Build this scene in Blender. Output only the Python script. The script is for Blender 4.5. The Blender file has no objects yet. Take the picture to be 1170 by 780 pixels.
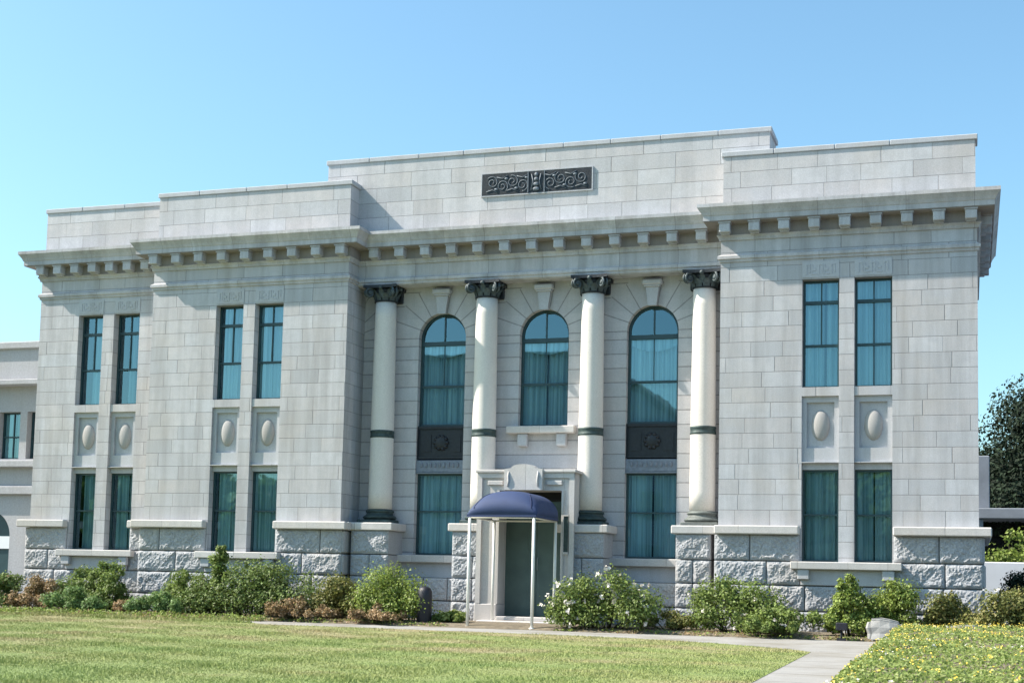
import bpy, bmesh, math, random
import numpy as np
from mathutils import Vector, Matrix
R = math.radians
PI = math.pi
rnd = random.Random(7)
scene = bpy.context.scene
COL = scene.collection

# ------------------------------------------------------------------ camera
cam_d = bpy.data.cameras.new('camera')
cam = bpy.data.objects.new('camera', cam_d); COL.objects.link(cam)
F_PX = 1613.15
yaw, pitch, roll = -.3203, .0855, .0233
cyw, syw, cp, sp, cr, sr = math.cos(yaw), math.sin(yaw), math.cos(pitch), math.sin(pitch), math.cos(roll), math.sin(roll)
fwd = Vector((syw*cp, cyw*cp, sp)); r0 = Vector((cyw, -syw, 0)); u0 = r0.cross(fwd)
rt = cr*r0 + sr*u0; up = -sr*r0 + cr*u0
m = Matrix((rt, up, -fwd)).transposed().to_4x4(); m.translation = Vector((9.562, -30.5015, .90))
cam.matrix_world = m
cam_d.sensor_width = 36; cam_d.lens = F_PX*36/1170
cam_d.shift_x = (585-573.75)/1170; cam_d.shift_y = (527.2-390)/1170
cam_d.clip_end = 5000; cam_d.clip_start = .1
scene.camera = cam

# ------------------------------------------------------------------ light
sun_dir = Vector((-1.71, -.46, 1.70)).normalized()          # towards the sun
elev = math.asin(sun_dir.z); azim = math.atan2(sun_dir.x, sun_dir.y)
w = bpy.data.worlds.new('World'); scene.world = w; w.use_nodes = True
nt = w.node_tree; bg = nt.nodes['Background']
sky = nt.nodes.new('ShaderNodeTexSky'); sky.sky_type = 'NISHITA'; sky.sun_disc = False
sky.sun_elevation = elev; sky.sun_rotation = azim
sky.air_density = 1.0; sky.dust_density = 1.7; sky.ozone_density = 1.0; sky.altitude = 10
tn = nt.nodes.new('ShaderNodeMix'); tn.data_type = 'RGBA'; tn.blend_type = 'MULTIPLY'; tn.inputs[0].default_value = 1
tn.inputs[7].default_value = (.73, .97, .97, 1)            # the clear sky of the photograph leans to cyan
nt.links.new(sky.outputs[0], tn.inputs[6]); nt.links.new(tn.outputs[2], bg.inputs[0]); bg.inputs[1].default_value = .13
sl = bpy.data.lights.new('sun', 'SUN'); sl.energy = 5.0; sl.angle = R(.5); sl.color = (1, .91, .79)
so = bpy.data.objects.new('sun', sl); COL.objects.link(so)
so.rotation_euler = (-sun_dir).to_track_quat('-Z', 'Y').to_euler(); so.location = (-30, -10, 40)
vs = scene.view_settings
vs.view_transform = 'Standard'; vs.look = 'None'; vs.gamma = 1; vs.use_curve_mapping = False
vs.exposure = 1.0

# ------------------------------------------------------------------ helpers
class MB:
    def __init__(s): s.v = []; s.f = []; s.sm = []
    def add(s, vs, fs, smooth=False):
        b = len(s.v); s.v += [tuple(p) for p in vs]
        for f in fs: s.f.append(tuple(b+i for i in f)); s.sm.append(smooth)
    def quad(s, a, b, c, d): s.add((a, b, c, d), ((0, 1, 2, 3),))
    def box(s, x0, x1, y0, y1, z0, z1):
        s.add([(x0, y0, z0), (x1, y0, z0), (x1, y1, z0), (x0, y1, z0), (x0, y0, z1), (x1, y0, z1), (x1, y1, z1), (x0, y1, z1)],
              ((0, 3, 2, 1), (4, 5, 6, 7), (0, 1, 5, 4), (1, 2, 6, 5), (2, 3, 7, 6), (3, 0, 4, 7)))
    def bbox(s, x0, x1, y0, y1, z0, z1, b=.01):
        """box with chamfered edges"""
        bm = bmesh.new(); bmesh.ops.create_cube(bm, size=1)
        for v in bm.verts: v.co = Vector(((x0+x1)/2+v.co.x*(x1-x0), (y0+y1)/2+v.co.y*(y1-y0), (z0+z1)/2+v.co.z*(z1-z0)))
        bmesh.ops.bevel(bm, geom=bm.edges[:], offset=b, segments=1, affect='EDGES', profile=.5)
        bm.verts.index_update(); s.add([v.co for v in bm.verts], [[v.index for v in f.verts] for f in bm.faces]); bm.free()
    def prism_y(s, pts, y0, y1, smooth=False):
        """pts: (x,z) outline counter-clockwise seen from -y"""
        n = len(pts)
        s.add([(x, y0, z) for x, z in pts] + [(x, y1, z) for x, z in pts],
              [tuple(range(n)), tuple(range(2*n-1, n-1, -1))] + [(i, n+i, n+(i+1) % n, (i+1) % n) for i in range(n)], smooth)
    def lathe(s, prof, cx, cy, n=32, cz=0, smooth=True):
        vs = []; fs = []
        for r, z in prof:
            for k in range(n): a = 2*PI*k/n; vs.append((cx+r*math.cos(a), cy+r*math.sin(a), cz+z))
        for j in range(len(prof)-1):
            for k in range(n):
                k2 = (k+1) % n; fs.append((j*n+k, j*n+k2, (j+1)*n+k2, (j+1)*n+k))
        fs.append(tuple(range(n-1, -1, -1))); L = (len(prof)-1)*n; fs.append(tuple(range(L, L+n)))
        s.add(vs, fs, smooth)
    def tube(s, pts, rad, n=8, smooth=True):
        pts = [Vector(p) for p in pts]; vs = []; fs = []
        rads = rad if isinstance(rad, (list, tuple)) else [rad]*len(pts)
        for i, p in enumerate(pts):
            t = (pts[min(i+1, len(pts)-1)] - pts[max(i-1, 0)]).normalized()
            a = t.orthogonal().normalized() if i == 0 else (a - t*a.dot(t)).normalized()
            b = t.cross(a)
            for k in range(n):
                q = 2*PI*k/n; vs.append(p + (a*math.cos(q)+b*math.sin(q))*rads[i])
        for i in range(len(pts)-1):
            for k in range(n):
                k2 = (k+1) % n; fs.append((i*n+k, i*n+k2, (i+1)*n+k2, (i+1)*n+k))
        fs.append(tuple(range(n-1, -1, -1))); L = (len(pts)-1)*n; fs.append(tuple(range(L, L+n)))
        s.add(vs, fs, smooth)
    def blob(s, c, r, nu=14, nv=9, smooth=True):
        vs = []; fs = []
        for j in range(nv+1):
            t = PI*j/nv
            for i in range(nu):
                a = 2*PI*i/nu
                vs.append((c[0]+r[0]*math.sin(t)*math.cos(a), c[1]+r[1]*math.sin(t)*math.sin(a), c[2]-r[2]*math.cos(t)))
        for j in range(nv):
            for i in range(nu): fs.append((j*nu+i, j*nu+(i+1) % nu, (j+1)*nu+(i+1) % nu, (j+1)*nu+i))
        s.add(vs, fs, smooth)
    def build(s, name, mat, parent=None, world=True):
        me = bpy.data.meshes.new(name); me.from_pydata(s.v, [], s.f); me.validate()
        if len(me.polygons) == len(s.sm): me.polygons.foreach_set('use_smooth', s.sm)
        me.materials.append(mat); me.update()
        o = bpy.data.objects.new(name, me); COL.objects.link(o)
        if parent is not None:
            o.parent = parent
            if world and parent.type == 'EMPTY': o.matrix_parent_inverse = Matrix.Translation(-parent.location)
        return o

def thing(name, label, cat, loc, group=None):
    o = bpy.data.objects.new(name, None); COL.objects.link(o); o.location = loc; o.empty_display_size = .3
    o['label'] = label; o['category'] = cat
    if group: o['group'] = group
    return o
def tag(o, label, cat, group=None):
    o['label'] = label; o['category'] = cat
    if group: o['group'] = group
    return o
def copy_part(o, loc, parent):
    c = o.copy(); COL.objects.link(c); c.parent = parent; c.location = loc; return c

# ------------------------------------------------------------------ materials
def newmat(name):
    mt = bpy.data.materials.new(name); mt.use_nodes = True
    n = mt.node_tree; return mt, n, n.nodes['Principled BSDF'], n.nodes, n.links
class NG:
    """tiny helper to write node maths"""
    def __init__(s, n): s.n = n; s.N = n.nodes; s.L = n.links
    def m(s, op, a, b=0., c=0.):
        x = s.N.new('ShaderNodeMath'); x.operation = op
        for i, q in enumerate((a, b, c)):
            if isinstance(q, (int, float)): x.inputs[i].default_value = q
            else: s.L.new(q, x.inputs[i])
        return x.outputs[0]
    def mix(s, fac, a, b, mode='MIX'):
        x = s.N.new('ShaderNodeMix'); x.data_type = 'RGBA'; x.blend_type = mode
        for k, q in ((0, fac), (6, a), (7, b)):
            if isinstance(q, (int, float)): x.inputs[k].default_value = q
            elif isinstance(q, tuple): x.inputs[k].default_value = (*q, 1)
            else: s.L.new(q, x.inputs[k])
        return x.outputs[2]
    def ramp(s, fac, stops):
        x = s.N.new('ShaderNodeValToRGB'); e = x.color_ramp.elements
        while len(e) < len(stops): e.new(.5)
        for i, (p, c) in enumerate(stops): e[i].position = p; e[i].color = (*c, 1) if len(c) == 3 else c
        s.L.new(fac, x.inputs[0]); return x.outputs[0]
    def noise(s, vec, scale, detail=4, rough=.55):
        x = s.N.new('ShaderNodeTexNoise'); x.inputs['Scale'].default_value = scale
        x.inputs['Detail'].default_value = detail; x.inputs['Roughness'].default_value = rough
        if vec is not None: s.L.new(vec, x.inputs['Vector'])
        return x.outputs['Fac']
    def pos(s):
        return s.N.new('ShaderNodeNewGeometry')
    def sep(s, v):
        x = s.N.new('ShaderNodeSeparateXYZ'); s.L.new(v, x.inputs[0]); return x.outputs
    def comb(s, a, b, c=0.):
        x = s.N.new('ShaderNodeCombineXYZ')
        for i, q in enumerate((a, b, c)):
            if isinstance(q, (int, float)): x.inputs[i].default_value = q
            else: s.L.new(q, x.inputs[i])
        return x.outputs[0]
    def vscale(s, v, sc):
        x = s.N.new('ShaderNodeMapping'); x.inputs['Scale'].default_value = sc; s.L.new(v, x.inputs[0]); return x.outputs[0]
    def bump(s, h, st, dist=.02):
        x = s.N.new('ShaderNodeBump'); x.inputs['Strength'].default_value = st; x.inputs['Distance'].default_value = dist
        s.L.new(h, x.inputs['Height']); return x.outputs[0]

def simple(name, col, rough=.7, metal=0, var=.12, scale=6, bump=.0):
    mt, n, p, N, L = newmat(name); g = NG(n)
    nz = g.noise(g.pos().outputs['Position'], scale, 5)
    c = g.mix(nz, tuple(max(0, x*(1-var*1.6)) for x in col), tuple(min(1, x*(1+var*1.6)) for x in col))
    L.new(c, p.inputs['Base Color']); p.inputs['Roughness'].default_value = rough; p.inputs['Metallic'].default_value = metal
    if bump: L.new(g.bump(g.noise(g.pos().outputs['Position'], scale*8, 4), bump), p.inputs['Normal'])
    return mt

STONE = (.49, .502, .54)
def stone(name, base=STONE, bw=.86, rh=.332, zoff=2.25, arches=None, joint=True, stain=.42, msize=.007, course_only=False, gran=1., speck=.35):
    mt, n, p, N, L = newmat(name); g = NG(n)
    geo = g.pos(); P = geo.outputs['Position']; x, y, z = g.sep(P); nx, ny, nz_ = g.sep(geo.outputs['True Normal'])
    isx = g.m('GREATER_THAN', g.m('ABSOLUTE', nx), .6)
    u = g.m('ADD', g.m('MULTIPLY', x, g.m('SUBTRACT', 1., isx)), g.m('MULTIPLY', g.m('ADD', y, 40.3), isx))
    zz = g.m('SUBTRACT', z, zoff - 20*rh)
    fine = g.noise(P, 55*gran, 3, .7); mid = g.noise(P, 5, 5, .6); big = g.noise(P, .55, 4, .6)
    streak = g.noise(g.vscale(P, (2.6, 2.6, .22)), 1.2, 5, .65)
    jm = None
    if joint:
        # random block length per course: shift and stretch u by a hash of the course number
        row = g.m('FLOOR', g.m('DIVIDE', zz, rh))
        h1 = g.m('FRACT', g.m('MULTIPLY', g.m('SINE', g.m('MULTIPLY', row, 12.99)), 437.5))
        h2 = g.m('FRACT', g.m('MULTIPLY', g.m('SINE', g.m('MULTIPLY', row, 78.23)), 127.1))
        wv = g.m('MULTIPLY', g.m('SINE', g.m('ADD', g.m('MULTIPLY', u, 1.9), g.m('MULTIPLY', h1, 40.))), .16)
        uu = g.m('DIVIDE', g.m('ADD', g.m('ADD', u, wv), g.m('MULTIPLY', h1, 5.)), g.m('ADD', bw*.8, g.m('MULTIPLY', h2, bw*.5)))
        uu = g.m('ADD', uu, 100.)
        cell = g.m('FLOOR', uu); fu = g.m('FRACT', uu); fz = g.m('FRACT', g.m('DIVIDE', zz, rh))
        du = g.m('MULTIPLY', g.m('MINIMUM', fu, g.m('SUBTRACT', 1., fu)), bw*1.05)
        dz = g.m('MULTIPLY', g.m('MINIMUM', fz, g.m('SUBTRACT', 1., fz)), rh)
        d = dz if course_only else g.m('MINIMUM', du, dz)
        wn = N.new('ShaderNodeTexWhiteNoise'); wn.noise_dimensions = '2D'
        L.new(g.comb(cell if not course_only else 3., row), wn.inputs['Vector'])
        tone = wn.outputs['Value']; hue = g.sep(wn.outputs['Color'])[1]
        if arches:
            sp0, xs, zs, r0_, r1_ = arches     # spacing, first centre, springing height, radii
            lx = g.m('SUBTRACT', g.m('MODULO', g.m('ADD', g.m('SUBTRACT', x, xs), sp0*20.5), sp0), sp0/2)
            lz = g.m('SUBTRACT', z, zs)
            rr = g.m('SQRT', g.m('ADD', g.m('MULTIPLY', lx, lx), g.m('MULTIPLY', lz, lz)))
            an = g.m('DIVIDE', g.m('ARCTAN2', lz, lx), PI/9)
            fa = g.m('FRACT', g.m('ADD', an, 20.))
            da = g.m('MULTIPLY', g.m('MULTIPLY', g.m('MINIMUM', fa, g.m('SUBTRACT', 1., fa)), rr), PI/9)
            inm = g.m('MULTIPLY', g.m('LESS_THAN', rr, r1_), g.m('GREATER_THAN', lz, -.02))
            d = g.m('ADD', g.m('MULTIPLY', d, g.m('SUBTRACT', 1., inm)), g.m('MULTIPLY', da, inm))
            msize_ = msize
        ns = g.m('MULTIPLY', g.noise(P, 14, 2), msize*.9)
        jm = N.new('ShaderNodeMapRange'); jm.inputs['From Min'].default_value = msize*.35; jm.inputs['From Max'].default_value = msize*1.5
        L.new(g.m('SUBTRACT', d, g.m('SUBTRACT', ns, msize*.45)), jm.inputs['Value']); jm = jm.outputs[0]
    bl = tuple(c*.73 for c in base); wh = tuple(min(1, c*1.14) for c in base)
    if joint:
        c = g.mix(tone, bl, wh)
        c = g.mix(g.m('MULTIPLY', hue, .6), c, (base[0]*1.12, base[1]*.98, base[2]*.88))
    else: c = g.mix(mid, bl, wh)
    c = g.mix(g.ramp(mid, [(.35, (0, 0, 0)), (.72, (.62, .62, .62))]), c, tuple(q*.74 for q in base))
    c = g.mix(speck, c, g.ramp(fine, [(.3, tuple(q*.55 for q in base)), (.55, base), (.72, tuple(min(1, q*1.35) for q in base))]))
    c = g.mix(g.m('MULTIPLY', g.ramp(streak, [(.42, (0, 0, 0)), (.68, (1, 1, 1))]), stain), c, (.19, .18, .175))
    c = g.mix(g.m('MULTIPLY', g.ramp(big, [(.5, (0, 0, 0)), (.72, (1, 1, 1))]), .22), c, (.46, .38, .29))
    if joint: c = g.mix(g.m('MULTIPLY', g.m('SUBTRACT', 1., jm), .62), c, (.12, .115, .115))
    L.new(c, p.inputs['Base Color']); p.inputs['Roughness'].default_value = .82
    h = g.m('ADD', g.m('MULTIPLY', fine, .10), g.m('MULTIPLY', mid, .2))
    if joint: h = g.m('ADD', h, g.m('MULTIPLY', jm, .5))
    L.new(g.bump(h, .5, .012), p.inputs['Normal'])
    return mt

M = {}
M['stone'] = stone('granite_ashlar')
M['arch'] = stone('granite_channelled', arches=(2.585, -2.5, 6.76, .6, 1.28), bw=1.6, course_only=True, msize=.013, stain=.22)
M['attic'] = stone('granite_attic', zoff=9.32, rh=.36, bw=1.05, base=(.53, .535, .565), stain=.22)
M['plain'] = stone('granite_plain', joint=False, stain=.2)
M['boss'] = stone('granite_boss', joint=False, base=(.40, .395, .40), stain=.4)
M['corn'] = stone('granite_cornice', bw=1.3, rh=4.2, zoff=7.0, stain=.55, msize=.006)
M['stain_shade'] = stone('granite_stain_and_shade', joint=False, base=(.30, .27, .26), stain=.6)  # dark tone: dirt stain plus painted shade for the modillion gaps
M['mortar'] = simple('mortar', (.16, .155, .15), .95, 0, .2, 6)
M['mod'] = stone('granite_modillion', joint=False, stain=.5)
M['rock'] = stone('granite_rock_faced', joint=False, speck=.6, base=(.395, .405, .435), stain=.25, gran=.6)
M['ledge'] = stone('granite_ledge', base=(.55, .545, .55), rh=9, zoff=0, bw=1.25, stain=.12, msize=.006)
M['col'] = stone('column_white', joint=False, base=(.74, .70, .665), stain=.06)
M['bronze'] = simple('dark_bronze', (.016, .02, .026), .45, .25, .5, 14, .3)
M['verd'] = simple('verdigris_bronze', (.04, .065, .065), .55, .25, .6, 12, .3)
M['capm'] = simple('weathered_dark_bronze', (.055, .075, .085), .5, .2, .7, 18, .4)
M['basem'] = simple('grey_weathered_base', (.12, .135, .13), .6, .05, .5, 12, .3)
M['strip'] = simple('blue_grey_metal', (.17, .20, .25), .5, .15, .3, 14, .3)
M['scroll'] = simple('scroll_bronze', (.11, .135, .165), .55, .15, .6, 16, .3)
M['verdl'] = simple('verdigris_light', (.22, .26, .26), .6, .1, .5, 16, .3)
M['frame'] = simple('window_paint_teal', (.022, .055, .065), .4, 0, .2)
M['door'] = simple('door_paint', (.07, .115, .11), .45, 0, .2, 3)
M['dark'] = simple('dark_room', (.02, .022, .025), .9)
M['canvas'] = simple('blue_canvas', (.022, .043, .12), .75, 0, .12, 5, .15)
M['canvas_dark'] = simple('dark_blue_piping', (.02, .03, .09), .8)
M['post'] = simple('white_paint', (.78, .77, .73), .4, 0, .06, 8)
M['black'] = simple('black_plastic', (.012, .012, .02), .5, 0, .2, 20, .2)
M['boulder'] = stone('boulder_granite', joint=False, base=(.36, .36, .36), stain=.35, gran=.5)
M['plaster'] = stone('pale_plaster', joint=False, base=(.43, .43, .455), stain=.2, gran=.4)
M['plaster_b'] = stone('grey_band', joint=False, base=(.40, .41, .44), stain=.15)
M['concrete'] = simple('grey_concrete', (.22, .24, .28), .8, 0, .15, 3, .2)
M['white_wall'] = simple('white_wall', (.72, .74, .78), .7, 0, .08, 2)
M['sign'] = simple('white_sign', (.75, .77, .8), .5, 0, .03)
M['bark'] = simple('bark', (.06, .045, .032), .9, 0, .4, 9, .5)
M['stem'] = simple('green_stem', (.07, .07, .03), .8, 0, .3, 9)
M['soil'] = simple('soil', (.17, .14, .10), .95, 0, .45, 9, .8)

def glass(name, tint, refl, base):
    mt, n, p, N, L = newmat(name); g = NG(n); N.remove(p)
    tr = N.new('ShaderNodeBsdfTransparent'); tr.inputs[0].default_value = (*tint, 1)
    gl = N.new('ShaderNodeBsdfGlossy'); gl.inputs['Roughness'].default_value = .015; gl.inputs[0].default_value = (*refl, 1)
    P = g.pos().outputs['Position']
    L.new(g.bump(g.noise(P, 1.6, 2), .012, .05), gl.inputs['Normal'])
    lw = N.new('ShaderNodeLayerWeight'); lw.inputs[0].default_value = .35
    mx = N.new('ShaderNodeMixShader'); L.new(g.m('ADD', g.m('MULTIPLY', lw.outputs['Fresnel'], .8), base), mx.inputs[0])
    L.new(tr.outputs[0], mx.inputs[1]); L.new(gl.outputs[0], mx.inputs[2]); L.new(mx.outputs[0], N['Material Output'].inputs[0])
    return mt
M['glass'] = glass('teal_glass', (.66, .88, .92), (.46, .74, .86), .19)

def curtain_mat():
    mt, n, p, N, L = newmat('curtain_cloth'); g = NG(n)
    L.new(g.mix(g.ramp(g.noise(g.vscale(g.pos().outputs['Position'], (9, 9, .15)), 1.5, 2), [(.33, (0, 0, 0)), (.64, (1, 1, 1))]), (.42, .48, .49), (.95, .95, .94)), p.inputs['Base Color'])  # vertical stripes put pleat shading into the cloth colour
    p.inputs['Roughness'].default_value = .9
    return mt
M['curtain'] = curtain_mat()

def leaf_mat(name, stops, rough=.5, trans=.38):
    mt, n, p, N, L = newmat(name); g = NG(n)
    geo = g.pos()
    nz = g.noise(geo.outputs['Position'], 3.2, 3)
    f = g.m('ADD', g.m('MULTIPLY', geo.outputs['Random Per Island'], .7), g.m('MULTIPLY', g.m('SUBTRACT', nz, .32), .8))
    c = g.ramp(f, stops)
    L.new(c, p.inputs['Base Color']); p.inputs['Roughness'].default_value = rough
    try: p.inputs['Specular IOR Level'].default_value = .35
    except Exception: pass
    tl = N.new('ShaderNodeBsdfTranslucent'); L.new(c, tl.inputs[0])
    mx = N.new('ShaderNodeMixShader'); mx.inputs[0].default_value = trans
    L.new(p.outputs[0], mx.inputs[1]); L.new(tl.outputs[0], mx.inputs[2]); L.new(mx.outputs[0], N['Material Output'].inputs[0])
    return mt
def shades(c, lo=.45, hi=1.7): return [(.05, tuple(q*lo for q in c)), (.5, c), (.95, tuple(q*hi for q in c))]
M['lf_green'] = leaf_mat('leaf_green', shades((.175, .235, .062), .5))
M['lf_bright'] = leaf_mat('leaf_bright', shades((.22, .285, .065)))
M['lf_dark'] = leaf_mat('leaf_dark', shades((.15, .205, .06), .5))
M['lf_mint'] = leaf_mat('leaf_mint', shades((.17, .26, .09)))
M['lf_brown'] = leaf_mat('leaf_brown', [(.05, (.11, .10, .04)), (.35, (.22, .17, .08)), (.6, (.38, .25, .13)), (.9, (.55, .40, .26))])
M['lf_olive'] = leaf_mat('leaf_olive', [(.05, (.07, .085, .025)), (.45, (.18, .20, .055)), (.75, (.27, .26, .085)), (.95, (.38, .31, .14))])
M['lf_tree'] = leaf_mat('leaf_tree', shades((.012, .024, .011), .4, 1.8), rough=.85, trans=.1)
M['lf_bed'] = leaf_mat('leaf_bed', [(.05, (.10, .15, .03)), (.4, (.19, .26, .06)), (.7, (.28, .34, .10)), (.95, (.42, .46, .2))])
M['petal_w'] = leaf_mat('petal_white', [(.1, (.60, .55, .50)), (.9, (.74, .71, .68))], trans=.1)
M['petal_y'] = leaf_mat('petal_yellow', [(.1, (.55, .42, .05)), (.9, (.75, .60, .12))], trans=.1)
M['petal_o'] = leaf_mat('petal_pale', [(.1, (.6, .42, .25)), (.9, (.75, .62, .45))], trans=.1)

def lawn_col(g, P):
    a = g.noise(g.vscale(P, (.55, .8, 1)), .9, 5, .6); b = g.noise(P, .34, 3); f = g.noise(P, 22, 4, .7)
    t = g.m('ADD', g.m('MULTIPLY', a, .6), g.m('MULTIPLY', b, .4))
    y = g.sep(P)[1]
    t = g.m('ADD', t, g.m('MULTIPLY', g.m('SUBTRACT', -9.5, y), .011))       # the far, trodden half is drier
    c = g.ramp(t, [(.34, (.38, .31, .19)), (.43, (.31, .30, .14)), (.50, (.25, .295, .10)), (.64, (.195, .28, .08))])
    return g.mix(.28, c, g.mix(f, tuple([.09, .11, .035]), (.38, .37, .15)), 'MIX'), f
def lawn_mat(name, blades):
    mt, n, p, N, L = newmat(name); g = NG(n); geo = g.pos(); P = geo.outputs['Position']
    c, f = lawn_col(g, P)
    if blades:
        c = g.mix(1., c, g.ramp(geo.outputs['Random Per Island'], [(0, (.9, .9, .88)), (1, (1.34, 1.30, 1.2))]), 'MULTIPLY')
    L.new(c, p.inputs['Base Color']); p.inputs['Roughness'].default_value = .85
    if not blades: L.new(g.bump(f, .9, .05), p.inputs['Normal'])
    return mt
M['lawn'] = lawn_mat('lawn_turf', False); M['blade'] = lawn_mat('grass_blades', True)

def path_mat():
    mt, n, p, N, L = newmat('pale_paving'); g = NG(n); P = g.pos().outputs['Position']; x, y, z = g.sep(P)
    fr = g.m('FRACT', g.m('DIVIDE', g.m('ADD', y, 60.), 1.35)); d = g.m('MINIMUM', fr, g.m('SUBTRACT', 1., fr))
    on = g.m('MULTIPLY', g.m('GREATER_THAN', x, 6.9), g.m('LESS_THAN', d, .014))
    c = g.mix(g.noise(P, 2.2, 6, .65), (.19, .18, .172), (.36, .347, .335))
    c = g.mix(.3, c, g.mix(g.noise(P, 60, 3, .7), (.12, .12, .12), (.5, .49, .47)))
    c = g.mix(g.ramp(g.noise(P, .9, 4), [(.45, (0, 0, 0)), (.7, (.7, .7, .7))]), c, (.17, .15, .115))
    c = g.mix(g.m('MULTIPLY', on, .8), c, (.09, .08, .07))
    L.new(c, p.inputs['Base Color']); p.inputs['Roughness'].default_value = .85
    L.new(g.bump(g.noise(P, 40, 4), .4, .02), p.inputs['Normal'])
    return mt
M['path'] = path_mat()
M['outer_ground'] = simple('dark_outer_ground', (.075, .08, .09), .9, 0, .2, 1.5, .3)  # unseen outer ground made dark to cut warm bounce onto the walls

# ------------------------------------------------------------------ ground
def gz(y):
    if y >= 0: return -.05
    if y >= -3: return -.05 + .02*y/3
    if y >= -30.5: return -.07 - .43*(-3-y)/27.5
    return -.5
def sheet(name, outline, dz, mat, step=1.0):
    """outline in xy, clipped into strips so that it follows the gentle slope"""
    bm = bmesh.new(); vs = [bm.verts.new((x, y, 0)) for x, y in outline]; bm.faces.new(vs)
    ys = sorted({y for _, y in outline}); cuts = [c for c in (-30.5, -3, 0) if ys[0] < c < ys[-1]]
    for c in cuts:
        bmesh.ops.bisect_plane(bm, geom=bm.verts[:]+bm.edges[:]+bm.faces[:], plane_co=(0, c, 0), plane_no=(0, 1, 0))
    for v in bm.verts: v.co.z = gz(v.co.y) + dz
    bmesh.ops.recalc_face_normals(bm, faces=bm.faces[:])
    me = bpy.data.meshes.new(name); bm.to_mesh(me); bm.free()
    if me.polygons[0].normal.z < 0: me.flip_normals()
    me.materials.append(mat); o = bpy.data.objects.new(name, me); COL.objects.link(o); o['kind'] = 'structure'; return o
sheet('ground', [(-1500, -1500), (1500, -1500), (1500, 1500), (-1500, 1500)], -.012, M['outer_ground'])
LAWN = [(-24, -24), (7.05, -24), (7.05, -6.35), (6.6, -5.75), (5.2, -4.75), (3.4, -4.0), (1, -3.75), (-2, -3.65), (-4.6, -3.6), (-5.6, -2.7), (-7, -2.35), (-12, -2.3), (-24, -2.3)]
sheet('lawn', LAWN, -.004, M['lawn'])
sheet('path', [(-5.9, -2.05), (-5.9, -4.4), (3.2, -4.6), (6.2, -7), (6.2, -24), (8.5, -24), (8.5, -1.9), (3, -2.0)], -.008, M['path'])
bm_ = MB()
bedx = np.linspace(-15, 12, 55)
for i in range(len(bedx)-1):
    for j, (ya, yb, za, zb) in enumerate(((-2.02, -1.7, -.07, .0), (-1.7, -.4, .0, .03), (-.4, .9, .03, .03))):
        x0, x1 = bedx[i], bedx[i+1]; e0 = .12*math.sin(x0*2.1)+.08*math.sin(x0*5.3); e1 = .12*math.sin(x1*2.1)+.08*math.sin(x1*5.3)
        k = 1 if j == 0 else 0
        bm_.quad((x0, ya+k*e0, za), (x1, ya+k*e1, za), (x1, yb, zb), (x0, yb, zb))
o = bm_.build('planting_bed', M['soil']); o['kind'] = 'structure'

# ------------------------------------------------------------------ main building
XE0, XL0, XL1, XR0, XR1 = -13.59, -9.906, -4.552, 4.405, 9.757
DE, DF, DC, DA = .47, .58, 1.05, .55
DEPTH_R, DEPTH_B = 5.6, 5.6
ZL0, ZL1 = 2.06, 2.25            # ledge
LINT, ZTOPW = 7.56, 8.0
hall = thing('stone_hall', 'two storey pale granite hall with four white columns and arched windows', 'building', (0, 0, -.05))

def wall_front(mb, x0, x1, z0, z1, Y, ops, rev=.26):
    """wall face at y=Y with openings (xa, xb, za, zb, arched); reveals run back into the wall"""
    xs = sorted({x0, x1} | {q for o_ in ops for q in o_[:2]}); zs = sorted({z0, z1} | {q for o_ in ops for q in o_[2:4]})
    for i in range(len(xs)-1):
        for j in range(len(zs)-1):
            cx_, cz_ = (xs[i]+xs[i+1])/2, (zs[j]+zs[j+1])/2
            if any(a < cx_ < b and c < cz_ < d for a, b, c, d, *_ in ops): continue
            mb.quad((xs[i], Y, zs[j]), (xs[i+1], Y, zs[j]), (xs[i+1], Y, zs[j+1]), (xs[i], Y, zs[j+1]))
    for o_ in ops:
        a, b, c, d = o_[:4]; arch = len(o_) > 4 and o_[4]; Y2 = Y+rev if not (c > 3.5 and d < 5.1 and d-c < 1.5) else Y+.085
        top = d - (b-a)/2 if arch else d
        mb.quad((a, Y, c), (a, Y, top), (a, Y2, top), (a, Y2, c)); mb.quad((b, Y, c), (b, Y2, c), (b, Y2, top), (b, Y, top))
        mb.quad((a, Y, c), (a, Y2, c), (b, Y2, c), (b, Y, c))
        if not arch: mb.quad((a, Y, d), (b, Y, d), (b, Y2, d), (a, Y2, d))
        else:
            n = 24; r = (b-a)/2; xc = (a+b)/2; pt = [(xc-r*math.cos(PI*k/n), top+r*math.sin(PI*k/n)) for k in range(n+1)]
            for k in range(n):
                (xa, za), (xb, zb) = pt[k], pt[k+1]
                mb.quad((xa, Y, za), (xb, Y, zb), (xb, Y, d), (xa, Y, d)) if k not in (0, n-1) else mb.quad((xa, Y, za), (xb, Y, zb), (xb, Y, d), (xa, Y, d))
                mb.quad((xa, Y, za), (xa, Y2, za), (xb, Y2, zb), (xb, Y, zb))

BAYS = {'E': (-12.405, -11.323, .745, DE), 'L': (-8.100, -7.014, .762, 0.), 'R': (6.173, 7.270, .776, 0.)}
ZU0, ZU1, ZP0, ZLT, ZLB = 5.22, 7.56, 5.03, 3.60, 1.50
wing = MB()
for key, (x0, x1) in (('E', (XE0, XL0)), ('L', (XL0, XL1)), ('R', (XR0, XR1))):
    a1, a2, aw, Y = BAYS[key]
    ops = []
    for a in (a1, a2):
        ops += [(a, a+aw, ZU0, ZU1), (a, a+aw, ZLB, ZLT), (a, a+aw, ZLT+.02, ZP0)]
    wall_front(wing, x0, x1, -.3, 9.28, Y, ops)
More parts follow.
